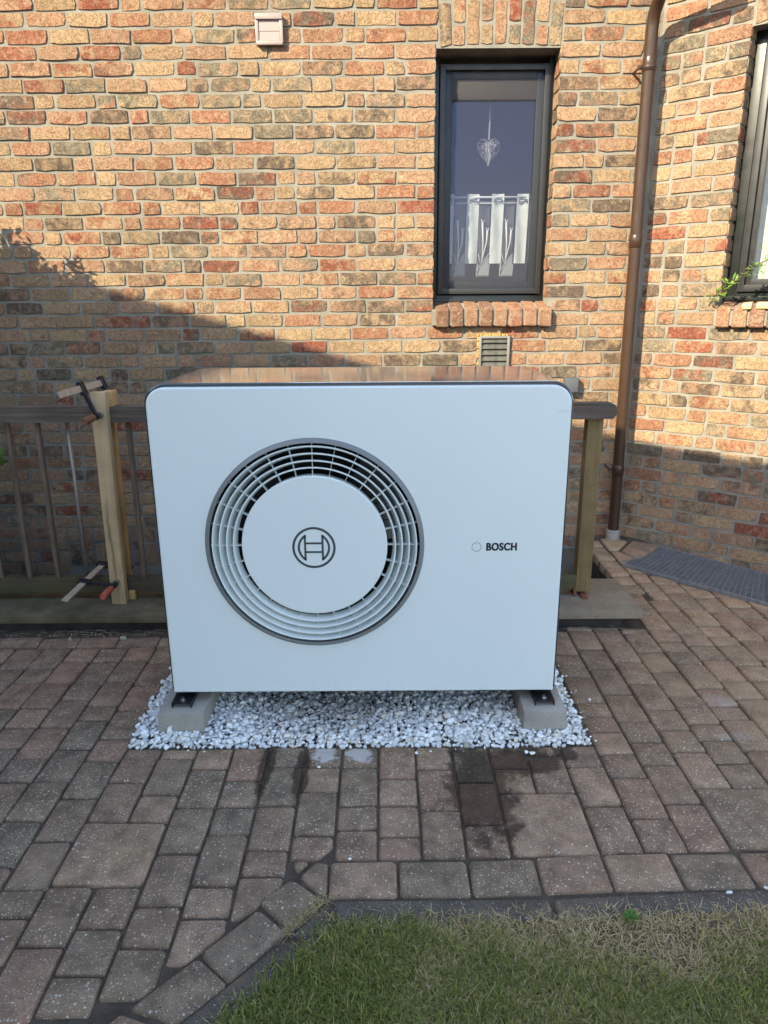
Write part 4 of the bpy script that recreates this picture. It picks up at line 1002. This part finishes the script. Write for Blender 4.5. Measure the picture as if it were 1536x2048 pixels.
def lathe(name, mat, prof, n=128, auto=35, parent=None):
    mb = MB().lathe_y(FX, FZ, prof, n); mb.v = [tuple(Vector(v)-hp_.location) for v in mb.v]; return mb.build(name, mat, parent or hp_, auto=auto)
# raised bezel: outward sloping grey ring, then stepping in
lathe('fan_bezel', 'bezel', [(.3495, PY-.0005), (.347, PY-.004), (.3365, PY-.0125), (.3345, PY-.0120), (.3340, PY+.02), (.3475, PY+.02)])
for r, dp, cv in ((.2575, .026, .0078), (.2795, .050, .0155), (.3020, .050, .0155), (.3245, .050, .0155)):
    lathe('grille_ring', 'panel', [(r-.0020, PY-.0088), (r+.0016, PY-.0088), (r+.0024, PY-.006), (r+.0024-cv, PY+dp), (r-.0008-cv, PY+dp), (r-.0030, PY-.006)])
hub = lathe('fan_hub', 'panel', [(.0005, PY-.008), (.2285, PY-.008), (.2313, PY-.0058), (.2318, PY+.000), (.228, PY+.040), (.0005, PY+.040)])
sp = MB()
for k in range(28):
    a_ = 2*math.pi*(k+.0)/28+math.pi/2; m4 = HI @ Matrix.Translation((FX, 0, FZ)) @ Matrix.Rotation(-a_, 4, 'Y')
    sp.box(.228, .337, PY+.006, PY+.024, -.0007, .0007, m4)
o = sp.build('grille_spokes', 'panel', hp_)
fb = MB()                                               # fan blades deep in the dark
for k in range(3):
    for s_ in range(8):
        a0 = 2*math.pi*k/3+s_*.13; a1 = a0+.13; y0, y1 = PY+.07+s_*.008, PY+.07+(s_+1)*.008
        P = [(r_*math.cos(q), yy, r_*math.sin(q)) for r_, q, yy in ((.08, a0, y0), (.315, a0, y0), (.315, a1, y1), (.08, a1, y1))]
        fb.add([(FX+x, y, FZ+z) for x, y, z in P], [(0, 1, 2, 3)], HI)
fb.build('fan_blades', 'black_steel', hp_)
# emblem on the hub
YE = PY-.0088
def plate(mb, pts2, y=YE, t=.0012, cx=-.2235, cz=.647):
    n = len(pts2); vs = [(cx+x, y, cz+z) for x, z in pts2]+[(cx+x, y+t, cz+z) for x, z in pts2]
    mb.add(vs, [tuple(range(n))]+[(i, i+n, (i+1) % n+n, (i+1) % n) for i in range(n)], HI)
def arcband(mb, r0, r1, a0, a1, n, ez=1.0, cx=-.2235, cz=.647, sx=1.0, y=YE):
    for i in range(n):
        a, b = a0+(a1-a0)*i/n, a0+(a1-a0)*(i+1)/n
        plate(mb, [(r0*math.cos(a)*sx, r0*math.sin(a)*ez), (r1*math.cos(a)*sx, r1*math.sin(a)*ez), (r1*math.cos(b)*sx, r1*math.sin(b)*ez), (r0*math.cos(b)*sx, r0*math.sin(b)*ez)], y, .0012, cx, cz)
em = MB(); arcband(em, .0615, .0690, 0, 2*math.pi, 64)
for s_ in (-1, 1):
    a_ = math.acos(.0275/.0515); arcband(em, .0445, .0515, -a_, a_, 20, sx=s_)
    plate(em, [(s_*.0245, -.0435), (s_*.0310, -.0415), (s_*.0310, .0415), (s_*.0245, .0435)])
plate(em, [(-.025, .0115), (.025, .0115), (.025, .0180), (-.025, .0180)]); plate(em, [(-.025, -.0180), (.025, -.0180), (.025, -.0115), (-.025, -.0115)])
em.build('emblem', 'logo', hub)
hub.children[0].parent = hub
led = MB(); arcband(led, .0140, .0152, 0, 2*math.pi, 40, cx=.2945, cz=.643, y=PY-.0006); led.build('indicator_ring', 'logo', hp_)
fc = bpy.data.curves.new('lettering', 'FONT'); fc.body = 'BOSCH'; fc.size = 1.0; fc.offset = .026; fc.extrude = .01; fc.space_character = 1.10
fo_ = bpy.data.objects.new('lettering_source', fc); COL.objects.link(fo_); bpy.context.view_layer.update()
me = bpy.data.meshes.new_from_object(fo_.evaluated_get(bpy.context.evaluated_depsgraph_get())); bpy.data.objects.remove(fo_)
co = np.array([v.co[:] for v in me.vertices]); mn, mx = co.min(0), co.max(0)
for v in me.vertices:
    x = .3255+(v.co.x-mn[0])/(mx[0]-mn[0])*.0965; z = .6300+(v.co.y-mn[1])/(mx[1]-mn[1])*.0265; y = PY-.0003-(v.co.z-mn[2])/(mx[2]-mn[2])*.0006
    v.co = Vector((x, y, z))-hp_.location
bm = bmesh.new(); bm.from_mesh(me); geo = bmesh.ops.duplicate(bm, geom=bm.verts[:]+bm.edges[:]+bm.faces[:])['geom']   # second pass a hair to the side makes the heavy strokes
for v in geo:
    if isinstance(v, bmesh.types.BMVert): v.co += Vector((.0017, -.0001, .0004))
bm.to_mesh(me); bm.free(); me.materials.clear(); link('lettering', me, 'ink', hp_)
for x in (-.687, .538):
    ft = MB().box(x-.031, x+.031, 2.141, 2.72, .1010, .1045, HI).box(x-.033, x-.0305, 2.141, 2.72, .0860, .1040, HI).box(x+.0305, x+.033, 2.141, 2.72, .0860, .1040, HI).build('foot_rail', 'black_steel', hp_)
    bl = MB(); c = Vector((x, 2.161, .1045))-hp_.location
    bl.tube([c, c+Vector((0, 0, .002))], .0105, 16); bl.tube([c+Vector((0, 0, .002)), c+Vector((0, 0, .009))], .0068, 6); bl.build('bolt', 'bolt', ft, auto=30)
MB().box(PX0+.03, PX1-.03, 2.24, 2.69, .106, .135, HI).build('base_pan', 'black_steel', hp_)

# ------------------------------------------------------------------ fence with clamped boards
fe = tag(empty('fence', (0, 3.12, .08)), 'weathered wooden railing with thin balusters behind the heat pump', 'fence')
FL = Matrix.Translation(-fe.location)
tr_ = MB()                                              # handrail with one rounded end
prof = [(.905, 0), (.972, 0)]
x_end = .998; r = .033
outl = [(-2.75, .907), (x_end-r*.3, .907)]+[(x_end-r*.75+r*.75*math.sin(a), .907+r-r*math.cos(a)) for a in [math.pi*i/12 for i in range(13)]]+[(-2.75, .973)]
n = len(outl); vs = [(x, y, z) for y in (3.060, 3.132) for x, z in outl]
tr_.add(vs, [tuple(range(n)), tuple(range(2*n-1, n-1, -1))]+[(i, i+n, (i+1) % n+n, (i+1) % n) for i in range(n)], FL); tr_.build('top_rail', 'rail_wood', fe, auto=30)
MB().box(-2.75, .886, 3.085, 3.135, .110, .182, FL, .004).build('bottom_rail', 'mossy_wood', fe, auto=40)
x = -1.637-.1318*7; i = 0
while x < .86:
    if abs(x+1.373) < .02: MB().tube([(x, 3.108-3.12, .18-.08), (x, 3.108-3.12, .91-.08)], .0085, 12).build('steel_bar', 'steel_bar', fe, smooth=True)
    else: MB().box(x-.0105, x+.0105, 3.098, 3.120, .180, .908, FL, .004).build('baluster', 'bal_wood', fe, auto=40)
    x += .1318
MB().box(.884, .952, 3.088, 3.150, .100, .9065, FL, .005).build('post', 'post_wood', fe, auto=40)
MB().box(.872, .884, 3.075, 3.16, .086, .125, FL, .002).box(.905, .935, 3.045, 3.12, .0815, .090, FL, .002).build('foot_bracket', 'rust', fe, auto=40)
# boards
def board(name, c0, c1, wd, y0, y1, mat, label, cat='board'):
    o = empty(name, (c0[0], (y0+y1)/2, c0[1])); me_ = MB(); L = math.hypot(c1[0]-c0[0], c1[1]-c0[1]); a_ = math.atan2(c1[0]-c0[0], c1[1]-c0[1])
    bpy.data.objects.remove(o); me_.box(-wd/2, wd/2, -(y1-y0)/2, (y1-y0)/2, 0, L, None, .0025); o = me_.build(name, mat, None, auto=40)
    o.location = (c0[0], (y0+y1)/2, c0[1]); o.rotation_euler = (0, a_, 0); return tag(o, label, cat)
board('wooden_board', (-1.206, .082), (-1.194, 1.040), .064, 3.018, 3.056, 'pine', 'pale new timber board with dark knot streak clamped upright to the railing front')
board('wooden_board', (-1.213, .15), (-1.208, .902), .058, 3.136, 3.162, 'pine2', 'narrow yellow timber board behind the railing, clamped opposite the pale board')
board('timber_block', (-1.172, .974), (-1.172, 1.038), .046, 3.058, 3.128, 'pine2', 'short timber offcut on top of the railing behind the pale board', 'timber block')
board('timber_block', (-1.166, .0815), (-1.166, .125), .030, 3.075, 3.115, 'pine2', 'small timber wedge on the coping at the foot of the boards', 'timber block')
def fclamp(sx, sz, ax, az, barlen, handle, label, hlen=.10):
    o = tag(empty('bar_clamp', (sx, 3.02, sz)), label, 'clamp'); A = Vector((ax, 0, az)).normalized(); B = A*.125; S = A.cross(Vector((0, 1, 0))).normalized()
    def bar(mb, p, q, wa, ws):                          # rectangular bar between two points, wa across A, ws across S
        d = (q-p).normalized(); u = A if abs(d.dot(A)) < .9 else Vector((0, 1, 0))
        u = (u-d*u.dot(d)).normalized(); v = d.cross(u); vs = [t_+u*a_*wa/2+v*b_*ws/2 for t_ in (p, q) for a_, b_ in ((-1, -1), (1, -1), (1, 1), (-1, 1))]
        mb.add([x_[:] for x_ in vs], [(0, 1, 2, 3), (7, 6, 5, 4), (0, 4, 5, 1), (1, 5, 6, 2), (2, 6, 7, 3), (3, 7, 4, 0)])
    m = MB(); bar(m, B+Vector((0, .19, 0)), B+Vector((0, -barlen, 0)), .026, .008); m.build('bar', 'clamp_bar', o)
    for y0, nm in ((.165, 'fixed_jaw'), (-.055, 'sliding_jaw')):
        m = MB(); p = B*1.18+Vector((0, y0, 0)); q = A*.0+Vector((0, y0+(.0 if y0 > 0 else .01), 0)); bar(m, p, q, .020, .013)
        m.tube([q+Vector((0, -.014, 0)), q+Vector((0, .014, 0))], .0135, 14); 
        bar(m, B*1.22+Vector((0, y0-.012, 0)), B*.78+Vector((0, y0-.012, 0)), .012, .020); bar(m, B*1.22+Vector((0, y0+.012, 0)), B*.78+Vector((0, y0+.012, 0)), .012, .020)
        m.build(nm, 'clamp_black', o, auto=35)
    m = MB(); m.tube([Vector((0, -.008, 0)), Vector((0, -.075, 0))], .0055, 12); m.tube([Vector((0, -.002, 0)), Vector((0, -.012, 0))], .014, 16); m.build('spindle', 'steel_bar', o, auto=35)
    m = MB(); h0 = -.072; m.tube([Vector((0, h0, 0)), Vector((0, h0-.006, 0)), Vector((0, h0-.03, 0)), Vector((0, h0-hlen*.8, 0)), Vector((0, h0-hlen, 0)), Vector((0, h0-hlen-.003, 0))], [.010, .0135, .0150, .0155, .0150, .012], 14); m.build('handle', handle, o, auto=35)
    return o
fclamp(-1.190, .945, -.33, .95, .27, 'handle_brown', 'bar clamp with brown wooden handle at the top of the boards')
fclamp(-1.203, .192, -.985, .17, .26, 'handle_red', 'bar clamp with red handle low on the boards')

# ------------------------------------------------------------------ plants
def leaf_mesh(mb, c, d, up, L, wd, b):
    d = d.normalized(); s = d.cross(up); s = s.normalized() if s.length > .01 else d.orthogonal().normalized(); n_ = s.cross(d)
    P = [c, c+d*L*.35+s*wd*.5-n_*L*.02, c+d*L*.7+s*wd*.34, c+d*L-n_*L*.12, c+d*L*.7-s*wd*.34, c+d*L*.35-s*wd*.5-n_*L*.02, c+d*L*.5+n_*wd*.10]
    mb.add([p[:] for p in P], [(0, 1, 6), (1, 2, 6), (2, 3, 6), (3, 4, 6), (4, 5, 6), (5, 0, 6)], None, b)
rp_ = random.Random(17)
vine = tag(empty('climbing_vine', tuple(MBAY @ Vector((.44, -.02, 1.40)))), 'green leafy vine trailing across the bay window sill', 'plant')
st, lf = MB(), MB(); path = [MBAY @ Vector(p) for p in ((.415, -.05, 1.395), (.445, -.07, 1.435), (.50, -.075, 1.475), (.56, -.08, 1.515), (.62, -.09, 1.56), (.70, -.09, 1.60), (.80, -.08, 1.60), (.95, -.06, 1.55))]
st.tube([p-vine.location for p in path], [.003, .003, .003, .003, .003, .003, .002, .002], 6)
for i in range(95):
    t = rp_.random()*(len(path)-1.01); k = int(t); p = path[k].lerp(path[k+1], t-k)-vine.location
    up_bias = 1.0 if t > 3.4 else .3
    d = Vector((rp_.gauss(0, .8), rp_.gauss(-.3, .6), rp_.gauss(.25*up_bias, .6))); off = Vector((rp_.gauss(0, .012), rp_.gauss(-.01, .014), rp_.gauss(.012*up_bias, .022)))*(1.4 if t > 3.5 else .8)
    st.tube([p, p+off], .0010, 4, False); leaf_mesh(lf, p+off, d, Vector((0, -.4, 1)), rp_.uniform(.022, .046), rp_.uniform(.010, .020), .001+rp_.random()*.99)
st.build('stem', 'stem', vine, smooth=True); lf.build('leaves', 'leaf2', vine)
for (s_, y, z, wx, lab, mt, r_) in ((.585, -.036, 1.352, .030, 'small pale yellow stone on the bay window sill', 'yellow_stone', .1), (.660, -.030, 1.355, .040, 'larger pale yellow stone on the bay sill near the picture edge', 'yellow_stone', -.05), (.505, -.026, 1.349, .036, 'flat reddish slate piece lying on the bay sill under the vine', 'slate', .3), (.545, -.012, 1.358, .04, 'second slate piece on the bay sill close to the window frame', 'slate', -.2)):
    vs, fs = SMS[int(s_*100) % len(SMS)]; mb = MB(); m4 = MBAY @ Matrix.Translation((s_, y, z)) @ Matrix.Rotation(R(18), 4, 'X')
    hgt = .013 if mt == 'yellow_stone' else .005
    if mt == 'yellow_stone': mb.box(-wx*.75, wx*.75, -.022, .022, -.002, hgt*1.6, None, .005)
    else: mb.add([(v[0]*wx, v[1]*.026, v[2]*hgt) for v in vs], fs)
    o = mb.build('sill_stone', mt, auto=30); o.matrix_world = m4 @ Matrix.Rotation(r_, 4, 'Z'); tag(o, lab, 'stone', 'stones on the bay sill')
sh = tag(empty('shrub', (-2.55, 3.42, .08)), 'leafy green shrub at the left picture edge by the railing', 'shrub')
st, lf = MB(), MB(); O = Vector(sh.location)
cl = []
for i in range(46):
    a_ = rp_.uniform(0, 6.28); tip = Vector((-2.66+.36*math.cos(a_)*rp_.uniform(.3, 1), 3.40+.26*math.sin(a_)*rp_.uniform(.3, 1), rp_.uniform(.4, 1.95)))
    b0 = Vector((-2.55+rp_.gauss(0, .03), 3.42+rp_.gauss(0, .03), .09)); mid = b0.lerp(tip, .55)+Vector((rp_.gauss(0, .05), rp_.gauss(0, .05), .15)); st.tube([b0-O, mid-O, tip-O], [.009, .006, .002], 6); cl += [(tip, .13), (mid.lerp(tip, .5), .13), (mid, .11)]
for tip in (Vector((-1.800, 3.32, 1.03)), Vector((-1.835, 3.32, .81)), Vector((-1.800, 3.30, .69)), Vector((-1.87, 3.3, .54)), Vector((-2.52, 3.42, 2.31)), Vector((-2.46, 3.44, 2.28)), Vector((-2.50, 3.40, 2.24))):
    b0 = Vector((-2.5, 3.4, max(.3, tip.z-.35))); st.tube([b0-O, (b0.lerp(tip, .6)+Vector((0, 0, .06)))-O, tip-O], [.004, .003, .0015], 5); cl += [(tip, .030), (b0.lerp(tip, .7), .05), (b0.lerp(tip, .85), .04)]
for c_ in ((-2.83, 3.40, 2.40), (-2.88, 3.40, 2.36), (-2.80, 3.40, 2.32), (-2.58, 3.40, 2.20), (-2.54, 3.40, 2.16), (-2.68, 3.40, 2.22), (-2.62, 3.40, 2.12), (-2.74, 3.40, 2.16)): cl += [(Vector(c_), .062)]*9
for c, s_ in cl:
    for _ in range(int(34 if s_ > .1 else 12)):
        p = c+Vector((rp_.gauss(0, s_*.6), rp_.gauss(0, s_*.6), rp_.gauss(0, s_*.7))); d = Vector((rp_.gauss(0, 1), rp_.gauss(0, 1), rp_.gauss(.2, .6))); leaf_mesh(lf, p-O, d, Vector((0, -.3, 1)), rp_.uniform(.03, .055), rp_.uniform(.016, .028), .001+rp_.random()*.99)
st.build('branches', 'stem', sh, smooth=True); lf.build('leaves', 'leaf', sh)
wd = tag(empty('weed', (.573, 1.352, 0)), 'tiny green weed rosette on the edge of the lawn by the kerb', 'plant'); lf = MB()
for i in range(12):
    a_ = i*.55; leaf_mesh(lf, Vector((0, 0, .006)), Vector((math.cos(a_), math.sin(a_), .35)), Vector((0, 0, 1)), rp_.uniform(.015, .028), .010, .001+rp_.random()*.99)
lf.build('leaves', 'leaf', wd)

# unseen leafy block added at the left to hold back sky light
hd = tag(empty('shade_hedge', (-3.6, 1.6, -.1)), 'tall leafy block added out of view to darken the left side of the yard', 'shade_hedge'); O = Vector(hd.location)
core = MB(); core.box(-3.95, -3.30, -1.2, 4.1, -.1, 2.40, Matrix.Translation(-O), .12); core.build('core', 'shade_hedge_core', hd, auto=60)
lf = MB()
for i in range(7000):
    y_, z_ = rp_.uniform(-1.2, 4.1), rp_.uniform(0, 2.5); x_ = -3.28+rp_.gauss(0, .05)
    if i % 5 == 0: x_, z_ = rp_.uniform(-3.95, -3.25), 2.44+rp_.gauss(0, .05)
    leaf_mesh(lf, Vector((x_, y_, z_))-O, Vector((rp_.gauss(.5, .6), rp_.gauss(0, .8), rp_.gauss(.2, .7))), Vector((1, 0, .3)), rp_.uniform(.05, .09), rp_.uniform(.025, .045), .001+rp_.random()*.99)
lf.build('leaves', 'leaf', hd)

# ------------------------------------------------------------------ the house behind the viewer whose gable shades the yard
nh = tag(empty('neighbour_house', (-8, -6, 0)), 'plain house behind the viewer whose roof shades the yard', 'house')
NL = Matrix.Translation((8, 6, 0)); YR = -1.8
RAKE = [(-14.5, 8.98), (-7.09, 6.735), (-4.33, 5.930), (-3.24, 5.450), (-1.6, 4.73)]
def gable(y0, y1, dz0, dz1, x1):
    R_ = [p for p in RAKE if p[0] < x1]+[(x1, 4.73+(x1+1.6)*-.44)]
    low = [(x, z+dz0) for x, z in R_] if dz0 is not None else [(R_[0][0], -.1), (R_[-1][0], -.1)]
    prof = low+[(x, z+dz1) for x, z in R_[::-1]]; n = len(prof)
    vs = [(x, y, z) for y in (y0, y1) for x, z in prof]
    return MB().add(vs, [tuple(range(n)), tuple(range(2*n-1, n-1, -1))]+[(i, i+n, (i+1) % n+n, (i+1) % n) for i in range(n)], NL)
gable(-9.5, YR-.25, None, -.15, -1.8).build('wall', 'render_wall', nh); gable(-9.8, YR, -.145, 0, -1.6).build('roof', 'roof', nh)
for x in (-10.5, -6.5, -3.8):
    f = MB().box(x, x+1.1, YR-.26, YR-.22, .9, 2.2, NL).build('window', 'frame', nh); MB().box(x+.08, x+1.02, YR-.222, YR-.215, .98, 2.12, NL).build('pane', 'glass', f)
